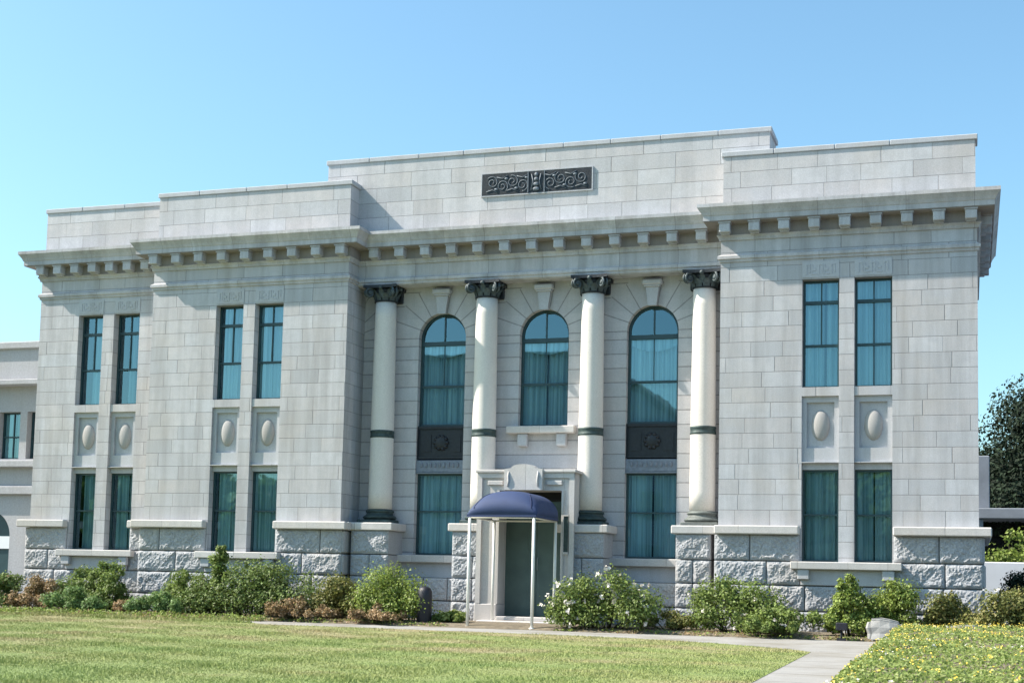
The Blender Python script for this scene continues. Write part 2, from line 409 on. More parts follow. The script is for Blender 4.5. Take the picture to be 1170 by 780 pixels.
# returns and outer walls
def ywall(mb, X, ya, yb, z0, z1, face=1):
    q = [(X, ya, z0), (X, yb, z0), (X, yb, z1), (X, ya, z1)]
    mb.add(q if face > 0 else q[::-1], ((0, 1, 2, 3),))
ywall(wing, XE0, DE, DEPTH_B, -.3, 9.28, -1); ywall(wing, XL0, 0, DE, -.3, 9.28, -1)
ywall(wing, XL1, 0, DC, -.3, 9.28, 1); ywall(wing, XR0, 0, DC, -.3, 9.28, -1)
ywall(wing, XR1, 0, DEPTH_R, -.3, 9.28, 1)
wing.quad((XR1, DEPTH_B, -.3), (XE0, DEPTH_B, -.3), (XE0, DEPTH_B, 9.28), (XR1, DEPTH_B, 9.28))
wing.build('wall', M['stone'], hall)
cw = MB()
ARX = [(-2.5, .605), (.07, .605), (2.67, .605)]
wall_front(cw, XL1, XR0, -.3, ZTOPW+.1, DC, [(-2.5-.605, -2.5+.605, 1.52, 7.365, True), (.07-.605, .07+.605, 4.57, 7.365, True), (2.67-.605, 2.67+.605, 1.52, 7.365, True), (-.62, .88, .1, 3.0)], rev=.22)
cw.build('centre_wall', M['arch'], hall)
# entablature of the centre: box resting on the columns
en = MB(); en.box(XL1+.002, XR0-.002, DF, DC+.3, ZTOPW, 9.28)
en.build('entablature', M['corn'], hall)
# roof deck and dark interior slabs
rf = MB(); rf.box(XE0+.35, XL0+.35, DE+.35, DEPTH_B-.3, 9.3, 9.42); rf.box(XL0+.35, 7.7, 1.0, DEPTH_B-.3, 9.43, 9.55); rf.box(XR0+.4, XR1-.35, .4, DEPTH_R-.3, 9.57, 9.66)
rf.build('roof', M['concrete'], hall)
it = MB(); it.box(XE0+.1, XR1-.1, 1.9, 2.0, 0, 9.2); it.box(XE0+.1, XR1-.1, 1.28, 1.85, 4.0, 4.2)
it.build('interior', M['dark'], hall)

# cornice and mouldings: swept along the plan of the walls
PLAN = [(XE0, DEPTH_B), (XE0, DE), (XL0, DE), (XL0, 0), (XL1, 0), (XL1, DF), (XR0, DF), (XR0, 0), (XR1, 0), (XR1, DEPTH_R)]
def offset_plan(plan, d):
    out = []
    for i, p in enumerate(plan):
        nn = []
        for a, b in ((i-1, i), (i, i+1)):
            if a < 0 or b >= len(plan): continue
            t = Vector((plan[b][0]-plan[a][0], plan[b][1]-plan[a][1])).normalized(); nn.append(Vector((t.y, -t.x)))
        o_ = nn[0] if len(nn) == 1 else nn[0]+nn[1]
        out.append((p[0]+o_.x*d, p[1]+o_.y*d))
    return out
def sweep(mb, plan, prof, caps=True):
    rings = [[(x, y, z) for x, y in offset_plan(plan, d)] for d, z in prof]
    n = len(plan); vs = [p for r_ in rings for p in r_]; fs = []
    for j in range(len(prof)-1):
        for i in range(n-1): fs.append((j*n+i, j*n+i+1, (j+1)*n+i+1, (j+1)*n+i))
    if caps:
        fs.append(tuple(j*n for j in range(len(prof)))); fs.append(tuple(j*n+n-1 for j in range(len(prof)-1, -1, -1)))
    mb.add(vs, fs)
cn = MB()
sweep(cn, PLAN, [(.0, 8.50), (.035, 8.50), (.05, 8.56), (.082, 8.60), (.082, 8.62), (.04, 8.62), (.04, 8.88), (.345, 8.88), (.345, 8.985), (.36, 9.0), (.385, 9.06), (.44, 9.14), (.46, 9.16), (.46, 9.235), (.0, 9.30)])
cornice = cn.build('cornice', M['corn'], hall)
sb = MB(); sweep(sb, PLAN, [(.06, 8.603), (.083, 8.605), (.085, 8.625), (.07, 8.63), (.07, 8.85), (.332, 8.864), (.332, 8.876), (.06, 8.878)], False); sb.build('stain_shade_moulding', M['stain_shade'], cornice)  # deep shade of the gaps is put into the colour together with stain
mo = MB(); sweep(mo, PLAN, [(.0, 8.01), (.03, 8.02), (.035, 8.07), (.065, 8.085), (.065, 8.15), (.0, 8.19)])
mo.build('string_moulding', M['corn'], hall)
# modillions
md = MB(); md.bbox(-.118, .118, -.215, .02, -.095, .10, .012); md.box(-.135, .135, -.232, .02, .10, .128)
md.prism_y([(-.095, -.125), (.095, -.125), (.095, -.097), (-.095, -.097)], -.11, .02)
first = md.build('modillion', M['mod'], cornice, world=False); used = False
def modillions(xa, xb, n, Y, rot=0, along='x'):
    global used
    for k in range(n):
        t = xa + (xb-xa)*k/(n-1)
        loc = (t, Y-.083, 8.73) if along == 'x' else (Y+.083 if rot > 0 else Y-.083, t, 8.73)
        if not used: o_ = first; used = True; o_.location = loc
        else: o_ = copy_part(first, loc, cornice)
        o_.rotation_euler = (0, 0, rot)
modillions(XE0+.12, XL0-.42, 7, DE); modillions(XL0+.12, XL1-.12, 9, 0); modillions(XL1+.5, XR0-.5, 13, DF)
modillions(XR0+.12, XR1-.12, 9, 0); modillions(.45, DEPTH_R-.3, 8, XR1, PI/2, 'y')

# parapets with coping
def parapet(name, x0, x1, Y, ztop, yback, parent=hall):
    mb = MB(); mb.box(x0, x1, Y, yback, 9.27, ztop)
    o_ = mb.build(name, M['attic'], parent)
    c = MB()
    xs = [x0-.05]; 
    while xs[-1] < x1-.6: xs.append(xs[-1]+1.22+.1*math.sin(xs[-1]*7))
    xs[-1] = x1+.05
    for a, b in zip(xs, xs[1:]): c.bbox(a+.004, b-.004, Y-.028, yback+.04, ztop+.002, ztop+.115, .012)
    c.build('coping', M['plain'], o_); return o_
parapet('parapet', XE0+.03, XL0+.02, DE+.05, 10.34, DE+.42)
parapet('parapet', XL0+.04, XL1-.03, .05, 10.40, .549)
parapet('parapet', XR0+.03, XR1-.03, .05, 10.40, .549)
parapet('attic', -5.44, 5.38, DA, 11.07, 1.6)
# side parapets (seen only from the side)
for a, b, c, d, e in ((XR1-.4, XR1-.032, .55, DEPTH_R-.05, 10.39), (XE0+.031, XE0+.4, DE+.42, DEPTH_R-.05, 10.33)):
    sp_ = MB(); sp_.box(a, b, c, d, 9.27, e); sp_.build('side_parapet', M['attic'], hall)

# bronze scroll plaque on the attic
pq = MB(); pq.box(-1.39, 1.30, DA-.03, DA+.05, 10.03, 10.55)
plaque = pq.build('attic_plaque', M['bronze'], hall)
fr = MB()
for a, b, c, d in ((-1.415, 1.325, 10.551, 10.575), (-1.415, 1.325, 10.005, 10.029), (-1.415, -1.391, 10.03, 10.55), (1.301, 1.325, 10.03, 10.55)): fr.box(a, b, DA-.034, DA+.02, c, d)
fr.build('plaque_frame', M['plain'], plaque)
def spiral(mb, cx_, cz_, r, turns, start, y, rad, sgn=1):
    pts = []
    for k in range(int(18*turns)+1):
        t = k/18.; q = r*(1-t/(turns+.35)); a = start+sgn*2*PI*t
        pts.append((cx_+q*math.cos(a), y, cz_+q*math.sin(a)))
    mb.tube(pts, rad, 6)
for sgn in (-1, 1):
    scr = MB()
    for k in range(4):
        cx_ = -.045+sgn*(.34+k*.25); up_ = 1 if k % 2 else -1
        spiral(scr, cx_, 10.29+up_*.05, .15, 1.6, PI/2*up_+.3*k, DA-.033, .011, sgn*up_)
        scr.tube([(cx_-.14, DA-.035, 10.29-up_*.17), (cx_, DA-.035, 10.29-up_*.13), (cx_+.14, DA-.035, 10.29-up_*.2)], .012, 6)
        scr.blob((cx_+.1, DA-.035, 10.29-up_*.12), (.05, .02, .03), 8, 5)
    scr.build('scrollwork', M['scroll'], plaque)
em = MB()
for x_ in (-.245, .155): em.box(x_-.012, x_+.012, DA-.05, DA-.028, 10.04, 10.54)
for k in range(4): em.blob((-.045, DA-.04, 10.12+k*.115), (.085-.012*k, .025, .05), 10, 6)
em.tube([(-.17, DA-.035, 10.1), (-.12, DA-.035, 10.3), (-.16, DA-.035, 10.48)], .015, 6); em.tube([(.08, DA-.035, 10.1), (.03, DA-.035, 10.3), (.07, DA-.035, 10.48)], .015, 6)
em.build('emblem', M['scroll'], plaque)

# ---- rock faced base, built block by block into one mesh
rk = random.Random(3)
def rock_block(mb, x0, x1, z0, z1, Y, depth=.28, bulge=.038, side=None):
    nx_ = max(4, int((x1-x0)/.032)); nz2 = max(4, int((z1-z0)/.032)); vs = []; fs = []
    tx, tz = rk.uniform(-.06, .06), rk.uniform(-.05, .07)
    ph = [rk.uniform(0, 9) for _ in range(6)]
    for j in range(nz2+1):
        for i in range(nx_+1):
            u, v = i/nx_, j/nz2; x = x0+(x1-x0)*u; z = z0+(z1-z0)*v
            e = min(1, min(u, 1-u)*(x1-x0)/.06, min(v, 1-v)*(z1-z0)/.06); e = e**.7
            h = .6+tx*(u-.5)*4+tz*(v-.5)*4+.13*math.sin(ph[0]+x*12+z*5+1.3*math.sin(z*9))+.13*math.sin(ph[1]+z*15-x*7)+.14*math.sin(ph[2]+x*29+z*8)*math.sin(ph[3]+z*27)+.08*math.sin(ph[4]+x*47)*math.sin(ph[5]+z*51)+rk.uniform(-.2, .2)
            jit = .006 if e > 0 else 0
            vs.append((x+rk.uniform(-jit, jit), Y-.02-bulge*max(.12, h)*e*1.25, z+rk.uniform(-jit, jit)))
    W = nx_+1
    for j in range(nz2):
        for i in range(nx_):
            q = (j*W+i, j*W+i+1, (j+1)*W+i+1, (j+1)*W+i)
            fs += [(q[0], q[1], q[2]), (q[0], q[2], q[3])] if (i+j) % 2 else [(q[0], q[1], q[3]), (q[1], q[2], q[3])]
    mb.add(vs, fs)
    Yb = Y+depth; y0 = Y-.02
    mb.add([(x0, y0, z0), (x1, y0, z0), (x1, Yb, z0), (x0, Yb, z0), (x0, y0, z1), (x1, y0, z1), (x1, Yb, z1), (x0, Yb, z1)],
           ((0, 3, 2, 1), (4, 5, 6, 7), (1, 2, 6, 5), (3, 0, 4, 7)))
ROWS = [(-.2, .44), (.46, .98), (1.0, 1.49), (1.51, 2.055)]
def rock_run(mb, x0, x1, Y, rows, lens=(.55, 1.25)):
    for z0, z1 in rows:
        x = x0
        while x < x1-.01:
            l = rk.uniform(*lens)
            if x1-(x+l) < .35: l = x1-x
            rock_block(mb, x+.011, min(x+l, x1)-.011, z0+.004, z1-.004, Y); x += l
FR = -.035      # front of the base proud of the wall above
def wing_base(x0, x1, key):
    global base
    base = MB(); a1, a2, aw, Y = BAYS[key]; b0, b1 = a1-.02, a2+aw+.02; yb = Y+FR
    rock_run(base, x0, b0, yb, ROWS[2:]); rock_run(base, b1, x1, yb, ROWS[2:])
    rock_run(base, x0, x1, yb, ROWS[:2]); base.build('rock_faced_base', M['rock'], hall)
wing_base(XE0-.08, XL0-.09, 'E'); wing_base(XL0-.08, XL1+.08, 'L'); wing_base(XR0-.08, XR1+.08, 'R')
# side returns of the base, smooth cut
for X, ya, yb in ((XL1+.075, -.05, 1.0), (XR1+.075, -.05, DEPTH_R)):
    y = ya; rb_ = MB()
    while y < yb-.01:
        l = min(.9, yb-y)
        for z0, z1 in ROWS: rb_.bbox(X-.2, X+.035+rk.uniform(0, .02), y+.008, y+l-.008, z0+.006, z1-.006, .03)
        y += l
    rb_.build('base_return', M['rock'], hall)
# centre base between the pedestals
for a, b in ((XL1+.09, -.95), (1.05, XR0-.09)):
    base = MB(); rock_run(base, a, b, .72, ROWS[:2]); base.build('rock_faced_base', M['rock'], hall)
for a, b, Y, z0, z1 in ((XE0-.06, XL0-.1, DE, -.25, 1.0), (XL0-.06, XL1+.06, 0, -.25, 1.0), (XR0-.06, XR1+.06, 0, -.25, 1.0),
                    (XE0-.06, BAYS['E'][0]-.03, DE, 1.003, 2.055), (BAYS['E'][1]+.775, XL0-.1, DE, 1.003, 2.055), (XL0-.06, BAYS['L'][0]-.03, 0, 1.003, 2.055), (BAYS['L'][1]+.792, XL1+.06, 0, 1.003, 2.055), (XR0-.06, BAYS['R'][0]-.03, 0, 1.003, 2.055), (BAYS['R'][1]+.806, XR1+.06, 0, 1.003, 2.055)):
    jb = MB(); jb.box(a, b, Y-.014, Y-.003, z0, z1); jb.build('mortar_bed', M['mortar'], hall)   # behind the blocks

# ledge course above the base
def ledge_piece(mb, x0, x1, y0, y1):
    mb.bbox(x0, x1, y0, y1, ZL0, ZL1-.03, .012); mb.add([(x0+.012, y0+.012, ZL1-.03), (x1-.012, y0+.012, ZL1-.03), (x1-.012, y1, ZL1-.03), (x0+.012, y1, ZL1-.03), (x0+.06, y0+.08, ZL1), (x1-.06, y0+.08, ZL1), (x1-.06, y1, ZL1), (x0+.06, y1, ZL1)], ((0, 1, 5, 4), (1, 2, 6, 5), (3, 0, 4, 7), (4, 5, 6, 7)))
lg = MB()
def runs(a, b, y0, y1):
    n = max(1, round((b-a)/1.3)); q = [a+(b-a)*k/n for k in range(n+1)]
    lg = MB()
    lg.bbox(a, b, y0, y1, ZL0, ZL1, .022)
    lg.build('ledge', M['ledge'], hall)
for (a, b, Y) in ((XE0-.27, BAYS['E'][0]-.02, DE), (BAYS['E'][1]+.765, XL0-.252, DE), (XL0-.25, BAYS['L'][0]-.02, 0), (BAYS['L'][1]+.782, XL1+.22, 0), (XR0-.06, BAYS['R'][0]-.02, 0), (BAYS['R'][1]+.796, XR1+.25, 0)):
    runs(a, b, Y-.21, Y-.003)
for X, w_, yb in ((XL1, .22, .3), (XR1, .25, DEPTH_R)):
    lg = MB(); lg.bbox(X+.004, X+w_, 0, yb, ZL0, ZL1, .015); lg.build('ledge', M['ledge'], hall)

# ---- windows
def curtain_sheet(mb, x0, x1, z0, z1, Y, n=None, amp=.06, tilt=0.):
    n = n or max(12, int((x1-x0)/.014)); vs = []; fs = []; ph = rnd.uniform(0, 6); fq = rnd.uniform(36, 46)
    for j, (z, k) in enumerate(((z1, 1.), ((z0+z1)/2, 1.), (z0, 1.))):
        for i in range(n+1):
            u = i/n; x = x0+(x1-x0)*u+(tilt*(1-u)*j/2 if tilt else 0)
            vs.append((x, Y+amp*math.sin(ph+x*fq+.6*math.sin(x*9))+.3*amp*math.sin(x*131), z))
    for j in range(2):
        for i in range(n): fs.append((j*(n+1)+i, (j+1)*(n+1)+i, (j+1)*(n+1)+i+1, j*(n+1)+i+1))
    mb.add(vs, fs, True)
def sash_window(xa, xb, za, zb, Y, rails, muntin=None, open_gap=0., parent=hall, thick=.045, cov=(0., 1.)):
    yf = Y+.20; mb = MB(); t = thick
    mb.box(xa+.002, xa+t, yf, yf+.07, za+.002, zb-.002); mb.box(xb-t, xb-.002, yf, yf+.07, za+.002, zb-.002)
    mb.box(xa+t, xb-t, yf+.001, yf+.069, za+.002, za+t); mb.box(xa+t, xb-t, yf+.001, yf+.069, zb-t, zb-.002)
    for z, h in rails: mb.box(xa+t, xb-t, yf-.012, yf+.06, z-h/2, z+h/2)
    if muntin:
        for zc0, zc1 in muntin: mb.box((xa+xb)/2-.014, (xa+xb)/2+.014, yf+.008, yf+.05, zc0, zc1)
    f_ = mb.build('window', M['frame'], parent)
    gl = MB(); gl.quad((xa+.02, yf+.035, za+.02), (xb-.02, yf+.035, za+.02), (xb-.02, yf+.035, zb-.02), (xa+.02, yf+.035, zb-.02)); gl.build('pane', M['glass'], f_)
    ct = MB()
    ca, cb_ = xa-.1+(xb-xa+.2)*cov[0], xb+.1-(xb-xa+.2)*(1-cov[1]); xc = (ca+cb_)/2
    curtain_sheet(ct, ca, xc-open_gap/2, za-.1, zb+.1, yf+.13, amp=.045); curtain_sheet(ct, xc+open_gap/2-(0 if open_gap else .02), cb_, za-.1, zb+.1, yf+.16, amp=.045)
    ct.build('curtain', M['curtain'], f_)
    return f_
COV = {'E': [(.42, 1), (.40, .86), (.30, 1), (.2, 1)], 'L': [(.22, 1), (.0, 1), (.2, 1), (.0, 1)], 'R': [(.16, 1), (0, 1), (0, 1), (0, 1)]}
gaps = {'E': (.0, .1), 'L': (.0, .0), 'R': (.05, .0)}
for key, (a1, a2, aw, Y) in BAYS.items():
    for k, a in enumerate((a1, a2)):
        sash_window(a, a+aw, ZU0, ZU1, Y, [(7.08, .07), (6.14, .05)], [(7.1, ZU1-.03), (6.16, 7.06)] + ([(ZU0+.03, 6.12)] if key == 'R' and k else []), gaps[key][k], cov=COV[key][k])
        sash_window(a, a+aw, ZLB, ZLT-.14, Y, [(2.5, .035)], None, gaps[key][1-k]*.5, cov=COV[key][2+k])
        hd = MB(); hd.box(a+.003, a+aw-.003, Y+.12, Y+.255, ZLT-.14, ZLT-.004); hd.build('lintel', M['plain'], hall)
        # sunk panel with egg boss between the storeys
        pn = MB(); z0, z1 = ZLT+.02, ZP0
        x0, x1 = a, a+aw
        def ring(mb, xo0, xo1, zo0, zo1, xi0, xi1, zi0, zi1, yo, yi):
            A = [(xo0, yo, zo0), (xo1, yo, zo0), (xo1, yo, zo1), (xo0, yo, zo1)]; B = [(xi0, yi, zi0), (xi1, yi, zi0), (xi1, yi, zi1), (xi0, yi, zi1)]
            for i in range(4): j = (i+1) % 4; mb.quad(A[i], A[j], B[j], B[i])
        ya, yb_ = Y+.07, Y+.135
        b1 = (x0+.10, x1-.10, z0+.30, z1-.13)
        ring(pn, x0, x1, z0, z1, *b1, ya, ya); ring(pn, *b1, *b1, ya, yb_)
        pn.quad((b1[0], yb_, b1[2]), (b1[1], yb_, b1[2]), (b1[1], yb_, b1[3]), (b1[0], yb_, b1[3]))
        pan = pn.build('spandrel_panel', M['plain'], hall)
        eg = MB(); eg.blob(((x0+x1)/2, yb_+.0, (b1[2]+b1[3])/2), (.19, .10, .33), 28, 18); eg.build('oval_boss', M['boss'], pan)
        # carved fret block above the upper window
        ft = MB(); fy = Y-.022; zc = 7.76
        ft.box(a+.0, a+aw, Y-.012, Y-.002, 7.60, 7.95)
        blk = ft.build('carved_block', M['plain'], hall)
        fc = MB(); xx = a+.06; lw_ = .026
        for q in range(5):
            s_ = (aw-.12)/5; xq = xx+q*s_
            if q % 2 == 0:
                fc.box(xq+.015, xq+.015+lw_, fy, Y-.010, 7.66, 7.89); fc.box(xq+.015+lw_, xq+s_-.02, fy, Y-.0105, 7.865, 7.89); fc.box(xq+s_-.045, xq+s_-.02, fy+.001, Y-.0102, 7.70, 7.864)
            else:
                fc.box(xq+.005, xq+s_-.01, fy, Y-.010, 7.66, 7.685); fc.box(xq+.03, xq+s_-.035, fy, Y-.0103, 7.74, 7.80); fc.box(xq+.005, xq+.03, fy+.001, Y-.0104, 7.686, 7.88)
        fc.build('fret_relief', M['plain'], blk)
    # sill across the pair, with two corbels, over a plain apron
    b0, b1 = a1-.20, a2+aw+.2
    sl_ = MB(); sl_.bbox(b0, b1, Y-.24, Y+.26, 1.335, ZLB-.004, .015); sill = sl_.build('sill', M['ledge'], hall)
    cb = MB()
    for xx in (a1-.05, a2+aw-.19): cb.bbox(xx, xx+.24, Y-.2, Y-.08, 1.12, 1.333, .015)
    cb.bbox(a1+.005, a2+aw-.005, Y-.09, Y-.004, 1.002, 1.333, .01)
    cb.build('apron', M['plain'], sill)
    # mullion strip between the pair, slightly proud
    ml = MB(); ml.box(a1+aw+.004, a2-.004, Y-.02, Y+.05, ZLB, ZU1+.02); ml.build('mullion', M['stone'], hall)

def arch_outline(xc, r, z0, zs, n=24):
    return [(xc-r, z0), (xc+r, z0)] + [(xc+r*math.cos(PI*k/n), zs+r*math.sin(PI*k/n)) for k in range(n+1)]
def arched_window(xc, r, z0, ztop):
    zs = ztop-r; Y = DC+.17; mb = MB(); t = .06; n = 24
    for x_ in (xc-r+.002, xc+r-t): mb.box(x_, x_+t-.002, Y, Y+.07, z0+.002, zs)
    o1 = [(xc+(r-.002)*math.cos(PI*k/n), zs+(r-.002)*math.sin(PI*k/n)) for k in range(n+1)]; i1 = [(xc+(r-t)*math.cos(PI*k/n), zs+(r-t)*math.sin(PI*k/n)) for k in range(n+1)]
    for k in range(n):
        a, b, c, d = o1[k], o1[k+1], i1[k+1], i1[k]
        mb.add([(a[0], Y, a[1]), (b[0], Y, b[1]), (c[0], Y, c[1]), (d[0], Y, d[1]), (a[0], Y+.07, a[1]), (b[0], Y+.07, b[1]), (c[0], Y+.07, c[1]), (d[0], Y+.07, d[1])],
               ((0, 1, 2, 3), (3, 2, 6, 7), (4, 7, 6, 5)))
    mb.box(xc-r+t, xc+r-t, Y+.001, Y+.069, z0+.002, z0+.055)
    mb.box(xc-r+t-.01, xc+r-t+.01, Y-.02, Y+.06, 6.59, 6.69); mb.box(xc-r+t, xc+r-t, Y-.004, Y+.06, 5.565, 5.62)
    mb.box(xc-.016, xc+.016, Y+.008, Y+.05, 6.69, ztop-.05); mb.box(xc-.009, xc+.009, Y+.015, Y+.045, 5.62, 6.59)
    f_ = mb.build('window', M['frame'], hall)
    g_ = MB(); pts = arch_outline(xc, r-.02, z0+.02, zs); g_.add([(x, Y+.035, z) for x, z in pts], (tuple(range(len(pts))),)); g_.build('pane', M['glass'], f_)
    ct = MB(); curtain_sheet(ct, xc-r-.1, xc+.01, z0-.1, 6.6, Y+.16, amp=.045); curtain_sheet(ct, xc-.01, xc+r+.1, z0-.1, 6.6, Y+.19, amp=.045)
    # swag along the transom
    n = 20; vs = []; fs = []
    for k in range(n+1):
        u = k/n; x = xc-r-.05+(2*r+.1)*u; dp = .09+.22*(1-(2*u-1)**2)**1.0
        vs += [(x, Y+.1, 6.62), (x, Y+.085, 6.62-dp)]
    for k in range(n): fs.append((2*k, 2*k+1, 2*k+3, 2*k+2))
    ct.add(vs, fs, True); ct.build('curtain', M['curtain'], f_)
for i, (xc, r) in enumerate(ARX):
    arched_window(xc, r, 4.62 if i != 1 else 4.575, 7.363)
    if i != 1:
        # bronze spandrel with a round emblem, then the ground floor window
        Y = DC+.10; sp2 = MB(); sp2.box(xc-r-.05, xc+r+.05, Y, Y+.12, 3.84, 4.60); s2 = sp2.build('bronze_panel', M['bronze'], hall)
        d_ = MB()
        for a, b, c, d in ((-r-.05, r+.05, 4.555, 4.62), (-r-.05, r+.05, 3.83, 3.88), (-r-.05, -r+.03, 3.88, 4.555), (r-.03, r+.05, 3.88, 4.555)): d_.box(xc+a, xc+b, Y-.035, Y+.02, c, d)
        d_.box(xc-r+.1, xc-.25, Y-.014, Y+.01, 4.0, 4.42); d_.box(xc+.25, xc+r-.1, Y-.014, Y+.01, 4.0, 4.42)
        d_.build('panel_border', M['bronze'], s2)
        ro = MB(); ro.blob((xc, Y-.005, 4.22), (.17, .05, .17), 24, 10)
        for q in range(10): an = 2*PI*q/10; ro.blob((xc+.155*math.cos(an), Y-.02, 4.22+.155*math.sin(an)), (.045, .035, .045), 8, 6)
        ro.build('round_emblem', M['bronze'], s2)
        st = MB(); st.bbox(xc-r-.05, xc+r+.05, Y-.06, Y+.1, 3.50, 3.80, .02); st.box(xc-r-.05, xc+r+.05, Y-.08, Y+.09, 3.475, 3.505); st.build('bronze_strip', M['strip'], s2)
        an_ = MB()
        for q in range(9): an_.blob((xc-.46+q*.115, Y-.07, 3.68), (.035, .02, .07), 8, 6)
        an_.build('anthemion', M['strip'], s2)
        sash_window(xc-r, xc+r, 1.525, 3.48, DC-.03, [(2.57, .035)], None, .03 if i else 0)
        sl_ = MB(); sl_.bbox(xc-1.0, xc+1.0, DC-.28, DC+.18, 1.34, 1.517, .015); s3 = sl_.build('sill', M['ledge'], hall)
        cb = MB(); cb.box(xc-1.0, xc+1.0, DC-.10, DC-.005, .99, 1.337); cb.build('apron', M['plain'], s3)
    else:
        sl_ = MB(); sl_.bbox(-.76, .90, DC-.22, DC+.16, 4.40, 4.568, .015); s3 = sl_.build('sill', M['ledge'], hall)
        for x_ in (-.50, .45):
            cb = MB(); cb.bbox(x_, x_+.24, DC-.15, DC-.004, 4.10, 4.398, .02); cb.build('bracket', M['plain'], s3)
    # keystone with a little cap
    ks = MB(); ks.prism_y([(xc-.10, 7.33), (xc+.10, 7.33), (xc+.155, 7.76), (xc-.155, 7.76)], DC-.11, DC-.003)
    k_ = ks.build('keystone', M['plain'], hall)
    kc = MB(); kc.bbox(xc-.235, xc+.235, DC-.2, DC-.004, 7.80, 7.93, .03); kc.bbox(xc-.19, xc+.19, DC-.16, DC-.005, 7.762, 7.80, .01); kc.build('keystone_cap', M['plain'], k_)

# ---- columns with bronze capitals and bases, on rock faced pedestals
CAX = .80
def column(xc):
    mb = MB(); prof = []
    for k in range(13):
        t = k/12; prof.append((.288-.035*t**1.6, 2.585+(7.64-2.585)*t))
    mb.lathe(prof, xc, CAX, 48)
    c = mb.build('column', M['col'], hall)
    rg = MB(); rg.lathe([(.275, 4.30), (.292, 4.31), (.292, 4.35), (.285, 4.36), (.285, 4.43), (.292, 4.44), (.292, 4.48), (.275, 4.49)], xc, CAX, 40); rg.build('bronze_ring', M['verd'], c)
    bs = MB(); bs.bbox(xc-.415, xc+.415, CAX-.415, CAX+.2, 2.252, 2.33, .012)
    tor = [(.30, 2.33)] + [(.35+.055*math.sin(PI*q/8), 2.335+.11*q/8) for q in range(9)] + [(.33, 2.455), (.315, 2.49)] + [(.31+.035*math.sin(PI*q/6), 2.50+.075*q/6) for q in range(7)] + [(.29, 2.59)]
    bs.lathe(tor, xc, CAX, 40); bs.build('column_base', M['basem'] if xc > 3 else M['verd'], c)
    cpp = MB()
    cpp.lathe([(.255, 7.60), (.285, 7.61), (.29, 7.635), (.26, 7.65), (.265, 7.72), (.30, 7.84), (.34, 7.93)], xc, CAX, 32)
    n = 10   # abacus with hollow sides
    pts = []
    for s in range(4):
        for k in range(n):
            t = -1+2*k/n; d = .43-.06*(1-t*t); p = Vector((t*.43, -d)); an = s*PI/2
            pts.append((xc+p.x*math.cos(an)-p.y*math.sin(an), CAX+p.x*math.sin(an)+p.y*math.cos(an)))
    m_ = len(pts); cpp.add([(x, y, 7.925) for x, y in pts]+[(x, y, 7.995) for x, y in pts], [tuple(range(m_-1, -1, -1)), tuple(range(m_, 2*m_))]+[(i, (i+1) % m_, m_+(i+1) % m_, m_+i) for i in range(m_)])
    cap = cpp.build('capital', M['bronze'], c)
    for s in range(4):
        vo = MB()
        an = PI/4+s*PI/2; dx, dy = math.cos(an), math.sin(an)
        for off in (-.045, .045):
            pts = []
            for k in range(26):
                t = k/25; q = .12*(1-t*.85); a = PI*.65-t*PI*3.2
                rr = .44+q*math.cos(a); pts.append((xc+dx*rr-dy*off, CAX+dy*rr+dx*off, 7.81+q*math.sin(a)))
            vo.tube(pts, .03, 6)
        vo.blob((xc+dx*.43, CAX+dy*.43, 7.81), (.08, .08, .07), 8, 6)
        vo.build('volute', M['capm'], cap)
    lf = MB()
    for row, (zb, h, rr, nn) in enumerate(((7.63, .17, .265, 10), (7.70, .2, .28, 10))):
        for q in range(nn):
            an = 2*PI*(q+.5*row)/nn; dx, dy = math.cos(an), math.sin(an); w_ = .07
            P_ = []
            for t, out, wd in ((0, 0, 1), (.5, .02, 1.1), (.85, .065, .8), (1., .11, .35)):
                cx_, cy_ = xc+dx*(rr+out), CAX+dy*(rr+out); z = zb+h*t
                P_ += [(cx_-dy*w_*wd, cy_+dx*w_*wd, z), (cx_+dx*.025, cy_+dy*.025, z+.004), (cx_+dy*w_*wd, cy_-dx*w_*wd, z)]
            fs = []
            for j in range(3):
                for i in range(2): fs.append((j*3+i, j*3+i+1, (j+1)*3+i+1, (j+1)*3+i))
            lf.add(P_, fs, True)
    for s in range(4):
        an = s*PI/2-PI/2; lf.blob((xc+.37*math.cos(an), CAX+.37*math.sin(an), 7.93), (.055, .055, .05), 8, 6)
    lf.build('acanthus', M['capm'], cap)
    pc_ = MB(); pc_.bbox(xc-.36, xc+.36, DC-.10, DC-.004, 7.62, 7.99, .02); pc_.bbox(xc-.42, xc+.42, DC-.16, DC-.004, 7.90, 7.985, .01); pc_.build('pilaster_capital', M['bronze'], cap)
def pedestal(xc, sx0, sx1, yf=.22, ledge=True):
    p_ = MB()
    for z0, z1 in ROWS:
        h = z1-z0
        if (z0 > 1.2) or z0 < .2: rock_block(p_, xc+sx0, xc+sx1, z0, z1, yf, .85, .04)
        else:
            rock_block(p_, xc+sx0, xc+(sx0+sx1)/2-.008, z0, z1, yf, .85, .04); rock_block(p_, xc+(sx0+sx1)/2+.008, xc+sx1, z0, z1, yf, .85, .04)
    pd = p_.build('pedestal', M['rock'], hall)
    l_ = MB(); l_.bbox(xc+sx0-.10, xc+sx1+.10, yf-.09, DC-.005, ZL0+.003, ZL1-.002, .02); l_.build('pedestal_ledge', M['ledge'], pd)
for k in range(4): column(-3.89+2.6*k)
pedestal(-3.89, -.46, .5); pedestal(-1.29, -.5, .5); pedestal(1.31, -.5, .5); pedestal(3.91, -.47, .30)
